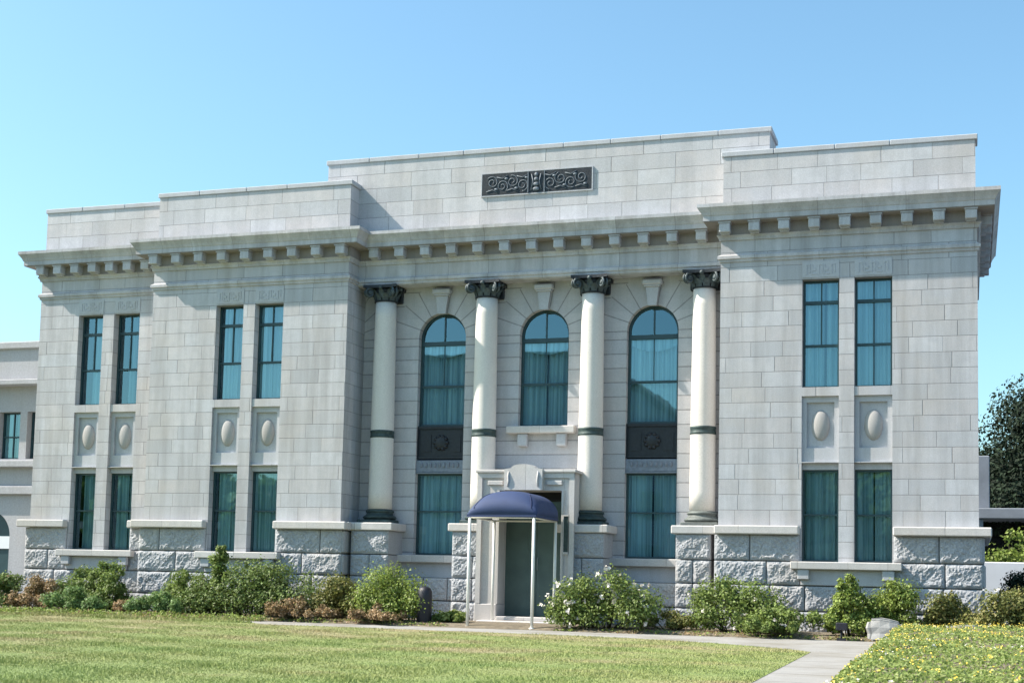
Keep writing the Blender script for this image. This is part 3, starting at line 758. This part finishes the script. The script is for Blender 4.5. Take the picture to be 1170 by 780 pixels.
# dark pilaster strip behind the outer capitals
# ---- door surround
PF = -.02
dsr = MB()
dsr.box(-1.10, -.62, PF+.05, DC-.01, .42, 3.40); dsr.box(.885, 1.14, PF+.05, DC-.01, .42, 3.40); dsr.box(-.62, .885, PF+.05, DC-.01, 3.0, 3.40)
dsr.bbox(-1.15, -.615, PF+.0, DC-.012, -.1, .42, .015); dsr.bbox(.88, 1.19, PF+.0, DC-.012, -.1, .42, .015)
ds = dsr.build('door_surround', M['ledge'], hall)
bd = MB()
bd.box(-1.13, -1.02, PF, PF+.05, .424, 3.40); bd.box(1.05, 1.17, PF, PF+.05, .424, 3.40); bd.box(-1.13, 1.17, PF-.002, PF+.05, 3.28, 3.40)
bd.bbox(-1.17, 1.21, PF-.05, DC-.02, 3.402, 3.47, .012)
bd.box(-.66, -.60, PF+.02, PF+.05, .424, 3.0); bd.box(.87, .93, PF+.02, PF+.05, .424, 3.0)
bd.build('surround_border', M['ledge'], ds)
hb = MB(); n = 12
hb.prism_y([(-.45, 3.0), (.45, 3.0), (.45, 3.475), (.31, 3.495)] + [(.29*math.cos(PI*k/n), 3.498+.09*math.sin(PI*k/n)) for k in range(n+1)] + [(-.31, 3.495), (-.45, 3.475)], PF-.13, PF+.06)
hb.build('hood_block', M['ledge'], ds)
for sg in (-1, 1):
    sc_ = MB(); sc_.tube([(sg*.35, PF-.13, 3.42), (sg*.35, PF-.15, 3.30), (sg*.34, PF-.15, 3.2), (sg*.36, PF-.13, 3.08)], [.012, .022, .018, .022], 8)
    sc_.bbox(sg*.70-.18, sg*.70+.18, PF-.01, PF+.06, 3.12, 3.22, .01); sc_.build('scroll_bracket', M['ledge'], ds)
np_ = MB(); np_.box(.935, 1.045, PF+.02, PF+.06, 1.62, 2.42); npl = np_.build('wall_plaque', M['verd'], ds)
nb = MB()
for a, b, c, d in ((.915, 1.065, 2.42, 2.45), (.915, 1.065, 1.57, 1.62), (.915, .935, 1.62, 2.42), (1.045, 1.065, 1.62, 2.42)): nb.box(a, b, PF-.0, PF+.055, c, d)
nb.build('plaque_frame', M['ledge'], npl)
dr = MB(); YD = .60
for x0, x1 in ((-.615, .128), (.136, .878)):
    dr.box(x0, x1, YD, YD+.06, .16, 2.78)
    for z0, z1 in ((.32, 1.15), (1.3, 2.62)):
        dr.box(x0+.12, x1-.12, YD-.015, YD+.002, z0, z1)
        dr.box(x0+.19, x1-.19, YD-.022, YD-.013, z0+.07, z1-.07)
door = dr.build('door', M['door'], hall)
tr_ = MB(); tr_.box(-.615, .878, YD-.02, YD+.07, 2.785, 2.85); tr_.box(-.615, .878, YD+.04, YD+.06, 2.85, 2.995); tr_.build('transom', M['dark'], door)
hd = MB()
for x_ in (.09, .17): hd.tube([(x_, YD-.05, 1.2), (x_, YD-.07, 1.25), (x_, YD-.07, 1.45), (x_, YD-.05, 1.5)], .012, 8)
hd.build('handle', M['verdl'], door)
stp = MB(); stp.bbox(-.95, 1.08, -.42, .9, -.1, .06, .02); stp.bbox(-.61, .875, -.06, .9, .06, .15, .015); stp.build('step', M['ledge'], hall)

# ------------------------------------------------------------------ entrance awning
aw_ = thing('entrance_awning', 'rounded dark blue canvas awning on white posts in front of the door', 'awning', (.07, -1.0, -.05))
AX0, AX1, AY0, AY1, AZ, AH = -.655, .79, -1.82, -.16, 2.35, .56
cv = MB(); nu, nv = 28, 22; vs = []; fs = []
xc, hw = (AX0+AX1)/2, (AX1-AX0)/2+.06
for j in range(nv+1):
    v = j/nv; y = AY0-.03+(AY1-AY0+.03)*v; s = min(1., (y-AY0+.03)/.62); prof = math.sqrt(max(0, 1-(1-s)**2.0))
    for i in range(nu+1):
        a = PI*i/nu; cu = -math.cos(a); x = xc+hw*math.copysign(abs(cu)**.9, cu)
        z = AZ+AH*math.sin(a)**.85*prof
        z += -.014*abs(math.sin(j*PI/5.5))*math.sin(a)*prof
        vs.append((x, y, z))
W = nu+1
for j in range(nv):
    for i in range(nu): fs.append((j*W+i, j*W+i+1, (j+1)*W+i+1, (j+1)*W+i))
cv.add(vs, fs, True)
# short valance round the rim
for (xa, ya), (xb, yb) in (((xc-hw, AY1), (xc-hw, AY0-.03)), ((xc-hw, AY0-.03), (xc+hw, AY0-.03)), ((xc+hw, AY0-.03), (xc+hw, AY1))):
    cv.quad((xa, ya, AZ-.045), (xb, yb, AZ-.045), (xb, yb, AZ), (xa, ya, AZ))
canopy = cv.build('canopy', M['canvas'], aw_)
sd = canopy.modifiers.new('thick', 'SOLIDIFY'); sd.thickness = .006
pp = MB()
for sg in (-1, 1):
    pts = []
    for k in range(10):
        s_ = .08+.92*k/9; y = AY0-.03+s_*.62; pr_ = math.sqrt(1-(1-s_)**2); a = PI/2+sg*(PI/2-.62-.45*(k/9))
        pts.append((xc-hw*math.copysign(abs(math.cos(a))**.9, math.cos(a)), y, AZ+AH*math.sin(a)**.85*pr_+.004))
    pp.tube(pts, .006, 5)
pp.tube([(xc-hw, AY1, AZ-.045), (xc-hw, AY0-.032, AZ-.045), (xc+hw, AY0-.032, AZ-.045), (xc+hw, AY1, AZ-.045)], .009, 6)
pp.build('piping', M['canvas_dark'], canopy)
rl = MB()
for (xa, ya), (xb, yb) in (((AX0, AY1), (AX0, AY0)), ((AX0, AY0), (AX1, AY0)), ((AX1, AY0), (AX1, AY1))): rl.tube([(xa, ya, AZ-.055), (xb, yb, AZ-.055)], .022, 8)
rl.tube([(AX0, AY1, AZ-.055), (AX1, AY1, AZ-.055)], .02, 8)
for yv in (-1.15, -.6): rl.tube([(xc-hw*math.cos(PI*k/12)*.97, yv, AZ-.02+(AH-.03)*math.sin(PI*k/12)) for k in range(13)], .014, 6)
rl.build('rim_rail', M['post'], aw_)
for x_ in (AX0, AX1):
    for y_ in (AY0, AY1):
        pm = MB(); pm.tube([(x_, y_, -.07), (x_, y_, AZ-.05)], .033, 12); pm.tube([(x_, y_, -.07), (x_, y_, -.03)], .06, 12); pm.build('post', M['post'], aw_)

# ------------------------------------------------------------------ neighbour on the left
nbh = thing('neighbour_building', 'low plain grey wing with flat roof left of the granite hall', 'building', (-17, 2, -.05))
nw = MB(); NY = 2.0; NX0, NX1 = -27.0, -13.6
wall_front(nw, NX0, NX1, -.3, 7.03, NY, [(-15.92-k*2.2, -15.22-k*2.2, 3.98, 5.28) for k in range(4)] + [(-14.99-k*2.2, -14.30-k*2.2, 3.98, 5.28) for k in range(4)] + [(-16.75, -15.37, -.25, 2.55, True)], rev=.22)
ywall(nw, NX0, NY, 9.5, -.3, 7.03, -1); nw.quad((NX1, 9.5, -.3), (NX0, 9.5, -.3), (NX0, 9.5, 7.03), (NX1, 9.5, 7.03)); nw.quad((NX0, NY, 7.02), (NX1, NY, 7.02), (NX1, 9.5, 7.02), (NX0, 9.5, 7.02))
nw.build('wall', M['plaster'], nbh)
nc = MB(); nc.bbox(NX0-.1, NX1, NY-.10, NY+.5, 7.03, 7.22, .02); nc.build('coping', M['plaster'], nbh)
nb2 = MB(); nb2.bbox(NX0, NX1, NY-.42, NY-.002, 5.98, 6.12, .015); nb2.bbox(NX0, NX1, NY-.26, NY-.003, 3.74, 3.92, .015); nb2.bbox(NX0, NX1, NY-.16, NY-.003, 3.0, 3.22, .015); nb2.build('string_course', M['plaster'], nbh)
ni = MB(); ni.box(NX0+.1, NX1, NY+1.0, NY+1.1, 0, 6.9); ni.build('interior', M['dark'], nbh)
for k in range(4):
    sash_window(-15.92-k*2.2, -15.22-k*2.2, 3.98, 5.28, NY, [(4.6, .04)], [(4.0, 5.26)], 0, nbh); sash_window(-14.99-k*2.2, -14.30-k*2.2, 3.98, 5.28, NY, [(4.6, .04)], [(4.0, 5.26)], 0, nbh)
nd = MB(); pts = arch_outline(-16.06, .688, -.2, 2.55-.69); nd.add([(x, NY+.16, z) for x, z in pts], (tuple(range(len(pts))),)); nd.box(-16.07, -16.05, NY+.14, NY+.158, -.1, 2.5); ndo = nd.build('arched_door', M['frame'], nbh)
ns_ = MB(); ns_.box(-15.98, -15.45, NY+.12, NY+.155, 1.52, 1.86); ns_.build('notice_board', M['sign'], ndo)

# ------------------------------------------------------------------ right background
cw2 = thing('covered_walkway', 'grey concrete covered walkway behind the right end of the hall', 'walkway', (13, 12.5, -.05))
k_ = MB(); k_.bbox(8.02, 24, 11.9, 14.5, 3.04, 3.34, .02); k_.build('roof_slab', M['concrete'], cw2)
for x_ in (9.6, 13.5, 17.4, 21.3):
    k_ = MB(); k_.bbox(x_, x_+.35, 12.0, 12.35, -.1, 3.035, .02); k_.build('pillar', M['concrete'], cw2)
k_ = MB(); k_.bbox(9.72, 10.13, 12.1, 12.5, 3.345, 4.85, .02); k_.build('parapet_pier', M['concrete'], cw2)
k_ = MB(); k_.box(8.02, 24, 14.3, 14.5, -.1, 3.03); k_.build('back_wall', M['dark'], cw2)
pw = MB(); pw.bbox(9.9, 14.5, 9.0, 9.18, -.1, 1.75, .02); tag(pw.build('garden_wall', M['white_wall']), 'low white painted garden wall behind the bushes at the right', 'wall')

# ------------------------------------------------------------------ foliage
def leaves(mb_v, mb_f, c, n_out, size, rng, aspect=1.6):
    """one folded leaf (two triangles sharing the midrib) at c facing n_out"""
    d = Vector((rng.gauss(0, 1), rng.gauss(0, 1), rng.gauss(0, 1))); nrm = (Vector(n_out)+d*.55).normalized()
    t = nrm.cross(Vector((rng.gauss(0, 1), rng.gauss(0, 1), rng.gauss(0, 1)-.3)))
    if t.length < 1e-3: t = Vector((1, 0, 0))
    t.normalize(); s = nrm.cross(t); L_ = size*rng.uniform(.7, 1.3); W_ = L_/aspect
    b = len(mb_v); c = Vector(c)
    mb_v += [c-t*L_*.5, c+s*W_*.5+nrm*W_*.12, c+t*L_*.5, c-s*W_*.5+nrm*W_*.12]
    mb_f.append((b, b+1, b+2, b+3))
def mesh_obj(name, v, f, mat, parent=None, world=True):
    me = bpy.data.meshes.new(name); me.from_pydata([tuple(p) for p in v], [], f); me.materials.append(mat); me.update()
    o_ = bpy.data.objects.new(name, me); COL.objects.link(o_)
    if parent: o_.parent = parent
    return o_
def bush(name, label, cat, x, y, w_, h, mat, seed, leaf=.065, n=None, spires=0, depth=None, flowers=None, nfl=0, shape='round', group='bushes planted along the foot of the hall', z0=None, fsize=.06):
    rng = random.Random(seed); z0 = .03 if z0 is None else z0
    w_ *= 1.1; depth = depth or min(w_, 1.4)*.85
    t = thing(name, label, cat, (x, y, z0), group)
    lobes = []
    nl = max(6, int(w_*depth*h*9)+8)
    for k in range(nl):
        u = rng.uniform(-1, 1); v = rng.uniform(-1, 1); hh = (1-abs(u)**2.2*.55)
        if shape == 'spiky': hh *= rng.uniform(.55, 1.08)
        zz = rng.uniform(.22, .9)*h*hh; r = rng.uniform(.14, .24)*min(w_, h*1.2, 1.5)*(.8 if shape == 'spiky' else 1)
        r = max(.09, min(r, .34))
        lobes.append((u*(w_/2-r*.45), v*(depth/2-r*.6), max(r*.7, min(zz, h-r*.7)), r))
        if k % 2: lobes.append((rng.uniform(-1, 1)*(w_/2-.1), -abs(v)*(depth/2-.1), r*.75+rng.uniform(0, .15)*h, r*.9))
    # guarantee that the highest lobe reaches the top
    lobes.append((rng.uniform(-.15, .15)*w_, 0, h-.14, .10)); lobes.append((lobes[-1][0]+.05, .05, h-.28, .12)); lobes.append((lobes[-2][0]-.08, -.04, h-.36, .14))
    for k in range(spires):
        u = rng.uniform(-.8, .8)*w_/2; tp = h*rng.uniform(.85, 1.1)
        v0 = rng.uniform(-.2, .2)*depth
        for q in range(9): lobes.append((u+rng.uniform(-.13, .13)*(1.25-q*.12), v0+rng.uniform(-.1, .1), tp*(.45+.065*q), .10-.007*q))
    v_ = []; f_ = []
    tot = sum(l[3]**2 for l in lobes); n = int(2.4*(n or min(5200, 900+2100*w_*h/leaf*.065)))
    for lx, ly, lz, lr in lobes:
        for _ in range(int(n*lr*lr/tot)+4):
            d = Vector((rng.gauss(0, 1), rng.gauss(0, 1), rng.gauss(0, 1)+.25)).normalized(); q = lr*(rng.uniform(.4, 1.15) if rng.random() < .7 else rng.uniform(.8, 1.6))
            p = Vector((lx, ly, lz))+Vector((d.x*q, d.y*q, d.z*q*.9))
            if p.z < .02: p.z = rng.uniform(.02, .1)
            leaves(v_, f_, p, d+Vector((0, 0, .35)), leaf, rng)
    mesh_obj('foliage', v_, f_, mat, t)
    sm = MB()
    for lx, ly, lz, lr in lobes[::2]:
        bx_, by_ = lx*.35, ly*.35
        sm.tube([(bx_, by_, -.03), (bx_*.5+lx*.5, by_*.5+ly*.5, lz*.5), (lx, ly, lz)], [.014, .010, .006], 5)
    sm.build('stem', M['stem'], t, world=False)
    if flowers:
        v_ = []; f_ = []
        for _ in range(nfl):
            lx, ly, lz, lr = rng.choice(lobes); d = Vector((rng.gauss(0, 1), rng.gauss(0, 1)-.7, rng.gauss(0, 1)+.6)).normalized()
            p = Vector((lx, ly, lz))+d*lr*1.22
            for _ in range(6): leaves(v_, f_, p+Vector((rng.gauss(0, 1), rng.gauss(0, 1), rng.gauss(0, 1)))*fsize*.32, d, fsize, rng, 1.15)
        mesh_obj('blossom', v_, f_, flowers, t)
    return t
G_, B_, D_, MI, BR, OL = M['lf_green'], M['lf_bright'], M['lf_dark'], M['lf_mint'], M['lf_brown'], M['lf_olive']
bush('flowering_bush', 'dark green bush dotted with pale orange flowers at the far left edge', 'bush', -12.85, -1.2, .75, .84, D_, 1, flowers=M['petal_o'], nfl=16)
bush('dry_bush', 'wide brown dried bush in front of the left corner of the hall', 'bush', -11.91, -1.2, 1.25, .74, BR, 2, shape='spiky', leaf=.06)
bush('upright_shrub', 'narrow dark green upright shrub behind the pale round mound, left of its taller twin', 'shrub', -11.25, -.7, 1.0, 1.06, G_, 3, shape='spiky')
bush('round_shrub', 'low round pale green mound near the left corner of the hall', 'shrub', -10.49, -1.6, 1.6, .52, MI, 4, leaf=.05)
bush('upright_shrub', 'tall pointed green shrub under the sill of the leftmost window pair', 'shrub', -10.40, -.75, .95, 1.22, G_, 5, shape='spiky', spires=2)
bush('dry_plant', 'small rusty brown dried plant between two pale green mounds', 'plant', -9.39, -1.4, .8, .28, BR, 6, leaf=.05, shape='spiky')
bush('round_shrub', 'mint green rounded shrub just left of the biggest rose bush', 'shrub', -8.28, -1.65, 1.3, .47, MI, 7, leaf=.05)
bush('upright_shrub', 'mid green shrub standing behind the mint green mound', 'shrub', -7.95, -.95, 1.4, 1.05, G_, 8, shape='spiky', spires=1)
bush('rose_bush', 'largest dark green rose bush with a tall spire under the second window pair', 'bush', -6.16, -1.15, 2.9, 1.32, D_, 9, n=6500, flowers=M['petal_w'], nfl=7)
bush('rose_spire', 'tall thin rose shoot rising at the left of the largest rose bush', 'shrub', -7.0, -1.2, .55, 1.62, G_, 10, shape='spiky', spires=2, flowers=M['petal_w'], nfl=3)
bush('dry_plant', 'wide low brown dried plants right of the largest rose bush', 'plant', -4.69, -1.65, 1.55, .5, BR, 11, leaf=.055, shape='spiky')
bush('rounded_bush', 'olive green bush below the first column left of the bright green bush', 'bush', -3.94, -1.0, 1.15, 1.0, OL, 12)
bush('bright_bush', 'fresh bright green bush right beside the dark rounded post', 'bush', -2.65, -1.25, 1.35, 1.17, B_, 13)
bush('dry_plant', 'low brown dried flowers at the foot of the bright green bush', 'plant', -2.62, -1.85, 1.4, .4, BR, 14, leaf=.055, shape='spiky', flowers=M['petal_o'], nfl=14)
bush('grass_tuft', 'small yellow green tuft between the dark post and the awning', 'plant', -1.30, -1.1, .62, .24, M['lf_bed'], 15, leaf=.09, shape='spiky')
bush('rose_bush', 'round rose bush covered in white blossoms right of the awning', 'bush', 2.29, -1.5, 2.05, 1.17, G_, 16, n=4800, flowers=M['petal_w'], nfl=64, fsize=.072)
bush('low_plant', 'low sprawling green plant between the white rose bush and the next bush', 'plant', 3.62, -1.2, 1.15, .34, OL, 17, leaf=.055)
bush('rounded_bush', 'wide green bush under the left part of the right wing', 'bush', 5.02, -1.2, 2.0, 1.08, G_, 18, n=4600, flowers=M['petal_w'], nfl=6)
bush('low_bush', 'lower green bush overlapping the wide bush, left of the small spotlight', 'bush', 6.05, -1.85, 1.35, .55, G_, 19, flowers=M['petal_w'], nfl=5)
bush('upright_shrub', 'tall yellow green shrub right behind the small black spotlight', 'shrub', 7.33, -1.35, .85, 1.24, B_, 20, shape='spiky', spires=1)
bush('bright_bush', 'green bush behind the grey boulder below the rightmost windows', 'bush', 8.10, -.9, .98, 1.07, B_, 21)
bush('rounded_bush', 'small olive bush behind the pale flat stone near the right corner', 'bush', 9.12, -.95, .82, .93, OL, 22)
bush('bright_bush', 'yellow green bush with white blossoms at the right edge of the photo', 'bush', 10.3, -1.0, 1.2, 1.0, OL, 23, flowers=M['petal_w'], nfl=7)
bush('rounded_bush', 'leafy bush standing under the covered walkway in front of it', 'bush', 11.0, 10.6, 2.2, 2.75, B_, 24, leaf=.11, n=5000, group='bushes beyond the right end of the hall')
bush('rounded_bush', 'dark bush in front of the white garden wall at the right edge', 'bush', 10.85, 6.6, 1.0, 1.65, M['lf_tree'], 25, leaf=.08, n=3000, group='bushes beyond the right end of the hall')

def tree(label, x, y, h, cr, seed, n=9000, leaf=.26):
    rng = random.Random(seed); t = thing('broadleaf_tree', label, 'tree', (x, y, -.06), 'dark trees behind the covered walkway')
    tk = MB(); tips = []
    tk.tube([(0, 0, -.1), (.05, .03, h*.25), (-.05, .06, h*.5), (.02, 0, h*.78)], [.24, .19, .14, .05], 10)
    for k in range(13):
        an = k*2.4+rng.uniform(-.3, .3); z0 = h*rng.uniform(.22, .7); l = cr*rng.uniform(.55, .95)*(1.15-z0/h*.6)
        p1 = Vector((math.cos(an)*l*.55, math.sin(an)*l*.55, z0+l*.35)); p2 = Vector((math.cos(an)*l, math.sin(an)*l, z0+l*.6))
        tk.tube([(0, 0, z0), p1, p2], [.08, .05, .02], 6); tips += [p1, p2]
    tk.build('trunk', M['bark'], t, world=False)
    lob = [(p+Vector((rng.gauss(0, .3), rng.gauss(0, .3), rng.gauss(0, .3))), rng.uniform(.55, 1.05)*cr*.40) for p in tips for _ in range(2)]
    lob += [(Vector((rng.gauss(0, .3), rng.gauss(0, .3), h*q)), cr*.3*(1.25-q*.5)) for q in (.6, .7, .8, .9, .96)]
    v_ = []; f_ = []; tot = sum(r*r for _, r in lob)
    for c, r in lob:
        for _ in range(int(n*r*r/tot)):
            d = Vector((rng.gauss(0, 1), rng.gauss(0, 1), rng.gauss(0, 1)+.2)).normalized()
            leaves(v_, f_, c+d*r*rng.uniform(.5, 1.2), d, leaf, rng, 1.9)
    mesh_obj('crown', v_, f_, M['lf_tree'], t)
tree('dark leafy tree nearest the right corner of the hall, lower than its neighbour', 11.6, 17.0, 6.8, 2.9, 41, 46000, .15)
tree('tallest dark leafy tree at the right edge of the photo behind the walkway', 13.4, 18.5, 8.6, 3.4, 42, 48000, .15)
tree('dark leafy tree beyond the right edge behind the covered walkway', 18.5, 19.0, 8.8, 3.4, 43, 12000, .2)

# tree line added unseen behind the photographer to darken the reflection in the ground floor panes
rng = random.Random(77); v_ = []; f_ = []
for k in range(150):
    x = -75+k*1.0+rng.uniform(-.6, .6); h = 11.5+1.4*math.sin(k*.21)+.8*math.sin(k*.57)+rng.uniform(-.6, .6); y = -88+rng.uniform(-3, 3)
    for _ in range(150):
        d = Vector((rng.gauss(0, 1), rng.gauss(0, 1), rng.gauss(0, 1))).normalized()
        leaves(v_, f_, (x+d.x*2.2, y+d.y*2.2, -.5+h*(.5+.48*d.z)), d, 1.9, rng, 1.2)
o = mesh_obj('added_tree_line', v_, f_, M['lf_dark']); o['kind'] = 'stuff'; o['label'] = 'added unseen line of leafy trees on the far side of the lawn'; o['category'] = 'wood'

# plain gabled block across the lawn, behind the photographer: the arched panes mirror its roof line
ob = thing('opposite_building', 'plain grey gabled block across the lawn facing the granite hall', 'building', (-28, -82, -.5))
q_ = MB(); q_.prism_y([(-44, -.6), (-9, -.6), (-9, 11.5), (-20, 19.5), (-44, 19.5)][::1], -92, -78); q_.build('wall', M['concrete'], ob)
q_ = MB(); q_.prism_y([(-8.4, 11.2), (-8.2, 11.5), (-19.9, 20.0), (-44.4, 20.0), (-44.4, 19.52), (-20.1, 19.52)], -92.4, -77.6); q_.build('roof', M['dark'], ob)
for k in range(7):
    for j in range(3):
        q_ = MB(); q_.box(-42+k*4.4, -40.2+k*4.4, -78.02, -77.93, 2+j*4.2, 4.2+j*4.2); q_.build('window', M['frame'], ob)

# ------------------------------------------------------------------ small things in the bed
ps = MB(); ps.lathe([(.14, -.06), (.155, .0), (.16, .25), (.165, .55), (.155, .68), (.12, .75), (.05, .785), (.001, .79)], -1.79, -1.45, 20)
tag(ps.build('dark_post', M['black']), 'dark rounded waist high post between the bright green bush and the awning', 'post')
sp3 = thing('garden_spotlight', 'small black square spotlight on the ground under the yellow green shrub', 'spotlight', (7.18, -2.0, -.05))
q_ = MB(); q_.bbox(7.08, 7.30, -2.09, -1.93, .13, .28, .015); q_.build('lamp_housing', M['black'], sp3)
q_ = MB(); q_.tube([(7.18, -2.0, -.08), (7.18, -2.0, .13)], .02, 8); q_.box(7.10, 7.27, -2.06, -1.95, -.08, -.02); q_.build('stake', M['black'], sp3)
def boulder(name, label, x, y, w_, d_, h, seed, cat='boulder'):
    bm = bmesh.new(); bmesh.ops.create_cube(bm, size=1); bmesh.ops.bevel(bm, geom=bm.edges[:], offset=.12, segments=2, affect='EDGES')
    bmesh.ops.triangulate(bm, faces=bm.faces[:]); bmesh.ops.subdivide_edges(bm, edges=bm.edges[:], cuts=2, use_grid_fill=True)
    rng = random.Random(seed); ph = [rng.uniform(0, 9) for _ in range(6)]
    for v in bm.verts:
        p = v.co.copy(); k = 1+.09*math.sin(ph[0]+p.x*6)+.08*math.sin(ph[1]+p.y*7+p.z*4)+.06*math.sin(ph[2]+p.z*9)+rng.uniform(-.025, .025)
        v.co = Vector((x+p.x*w_*k, y+p.y*d_*k, -.08+(p.z+.5)*h*(1+.08*math.sin(ph[3]+p.x*5))))
    me = bpy.data.meshes.new(name); bm.to_mesh(me); bm.free(); me.materials.append(M['boulder'])
    o_ = bpy.data.objects.new(name, me); COL.objects.link(o_); return tag(o_, label, cat)
boulder('boulder', 'squarish rough grey boulder at the corner of the paved path', 8.0, -1.8, .72, .5, .44, 1)
boulder('flat_stone', 'long low pale stone behind the flower bed near the right corner', 9.5, -1.5, .95, .35, .36, 2, 'stone')

# ------------------------------------------------------------------ flower bed on the right
def mound(x, y):
    e = min(1., max(0., (x-8.12)/.5)); e2 = min(1., max(0., (-2.2-y)/.9)); a = math.sqrt(max(0, 1-(1-e)**2))*math.sqrt(max(0, 1-(1-e2)**2))
    return gz(y)-.03+.33*a*(1+.12*math.sin(x*3.1+y*1.3)+.08*math.sin(y*4.1))
bd_ = MB(); xs = np.linspace(8.05, 16, 34); ys = np.linspace(-32, -2.15, 90); vs = [(x, y, mound(x, y)) for y in ys for x in xs]; fs = []
for j in range(len(ys)-1):
    for i in range(len(xs)-1): fs.append((j*len(xs)+i, j*len(xs)+i+1, (j+1)*len(xs)+i+1, (j+1)*len(xs)+i))
bd_.add(vs, fs, True); o = bd_.build('flower_bed', M['soil']); o['kind'] = 'structure'
rng = random.Random(99); v_ = []; f_ = []; vy = []; fy = []; vw = []; fw = []
for _ in range(60000):
    x = 8.08+rng.random()**1.3*5.5; y = -2.2-rng.random()**.8*20
    z = mound(x, y)
    leaves(v_, f_, (x, y, z+rng.uniform(.0, .09)), (0, -.3, 1), .05, rng, 1.7)
for _ in range(1600):
    x = 8.08+rng.random()**1.6*5.5; y = -2.2-rng.random()**1.7*20; far = y > -8
    p = Vector((x, y, mound(x, y)+.1))
    vv, ff = (vy, fy) if rng.random() < (.95 if far else .85) else (vw, fw)
    for _ in range(3): leaves(vv, ff, p+Vector((rng.gauss(0, .02), rng.gauss(0, .02), rng.gauss(0, .012))), (0, -.5, 1), .024, rng, 1.1)
for nm, a, b, mt in (('ground_cover', v_, f_, M['lf_bed']), ('yellow_flowers', vy, fy, M['petal_y']), ('white_flowers', vw, fw, M['petal_w'])):
    o = mesh_obj(nm, a, b, mt); o['kind'] = 'stuff'
    o['label'] = {'ground_cover': 'yellow green leafy ground cover filling the raised bed', 'yellow_flowers': 'tiny yellow flowers over the raised bed', 'white_flowers': 'tiny white flowers over the raised bed'}[nm]; o['category'] = 'plants'

# weeds and low greenery along the front edge of the planting bed
rng = random.Random(31); v_ = []; f_ = []; vb = []; fb = []
for _ in range(900):
    left = rng.random() < .6
    x = rng.uniform(-14, -5.4) if left else rng.choice([rng.uniform(-5.4, -1.2), rng.uniform(1.4, 8.0)])
    y = (-2.25+rng.gauss(0, .22)) if left else (-1.75+rng.gauss(0, .16)); hh = rng.uniform(.05, .16) if left else rng.uniform(.03, .1)
    vv, ff = (v_, f_) if rng.random() < (.9 if left else .6) else (vb, fb)
    for _ in range(16): leaves(vv, ff, (x+rng.gauss(0, .09), y+rng.gauss(0, .06), gz(y)+rng.random()*hh), (0, -.2, 1), .055, rng, 1.8)
for nm, a, b, mt, lb in (('weeds', v_, f_, M['lf_bright'], 'low green weeds along the front edge of the planting bed'), ('dry_weeds', vb, fb, M['lf_brown'], 'low dried weeds along the front edge of the planting bed')):
    o = mesh_obj(nm, a, b, mt); o['kind'] = 'stuff'; o['label'] = lb; o['category'] = 'plants'

# ------------------------------------------------------------------ grass blades
def in_poly(px, py, poly):
    ins = np.zeros(len(px), bool); n = len(poly)
    for i in range(n):
        x0, y0 = poly[i]; x1, y1 = poly[(i+1) % n]
        c = (y0 > py) != (y1 > py); t = (x1-x0)*(py-y0)/(y1-y0+1e-12)+x0; ins ^= c & (px < t)
    return ins
rs = np.random.RandomState(5)
n = 420000; ty = rs.rand(n); py = -2.0-17.5*ty**.9
# only the wedge of lawn in front of the building
lo = -15.0+(-py-2)*.75; px = lo+(7.3-lo)*rs.rand(n)
k = in_poly(px, py, LAWN); px, py = px[k], py[k]; n = len(px)
pz = np.array([gz(y) for y in py])-.006
hgt = rs.uniform(.009, .027, n)*(1+.5*np.sin(px*2.1+py*1.7)*np.sin(px*.7-py*2.3)); hgt *= 1+1.3*np.clip(np.sin(px*3.3+1.7*py)*np.sin(px*1.1-py*2.9+.7)*np.sin(px*.43+py*.61)-.25, 0, 1); edge = (py > -3.4) & (px < -5); hgt[edge] *= 3.0
an = rs.uniform(0, 2*PI, n); wd = rs.uniform(.003, .007, n); wd[edge] *= 1.6; le = rs.normal(0, .5, (n, 2))*hgt[:, None]
co = np.empty((n, 3, 3)); ca, sa = np.cos(an)*wd, np.sin(an)*wd
co[:, 0] = np.stack([px-ca, py-sa, pz], 1); co[:, 1] = np.stack([px+ca, py+sa, pz], 1); co[:, 2] = np.stack([px+le[:, 0], py+le[:, 1], pz+hgt], 1)
me = bpy.data.meshes.new('grass'); me.vertices.add(n*3); me.vertices.foreach_set('co', co.ravel())
me.loops.add(n*3); me.loops.foreach_set('vertex_index', np.arange(n*3, dtype=np.int32))
me.polygons.add(n); me.polygons.foreach_set('loop_start', np.arange(0, n*3, 3, dtype=np.int32)); me.update(); me.validate()
me.materials.append(M['blade']); o = bpy.data.objects.new('grass', me); COL.objects.link(o); o['kind'] = 'stuff'; o['label'] = 'short patchy lawn grass, green with dry brown spots'; o['category'] = 'grass'
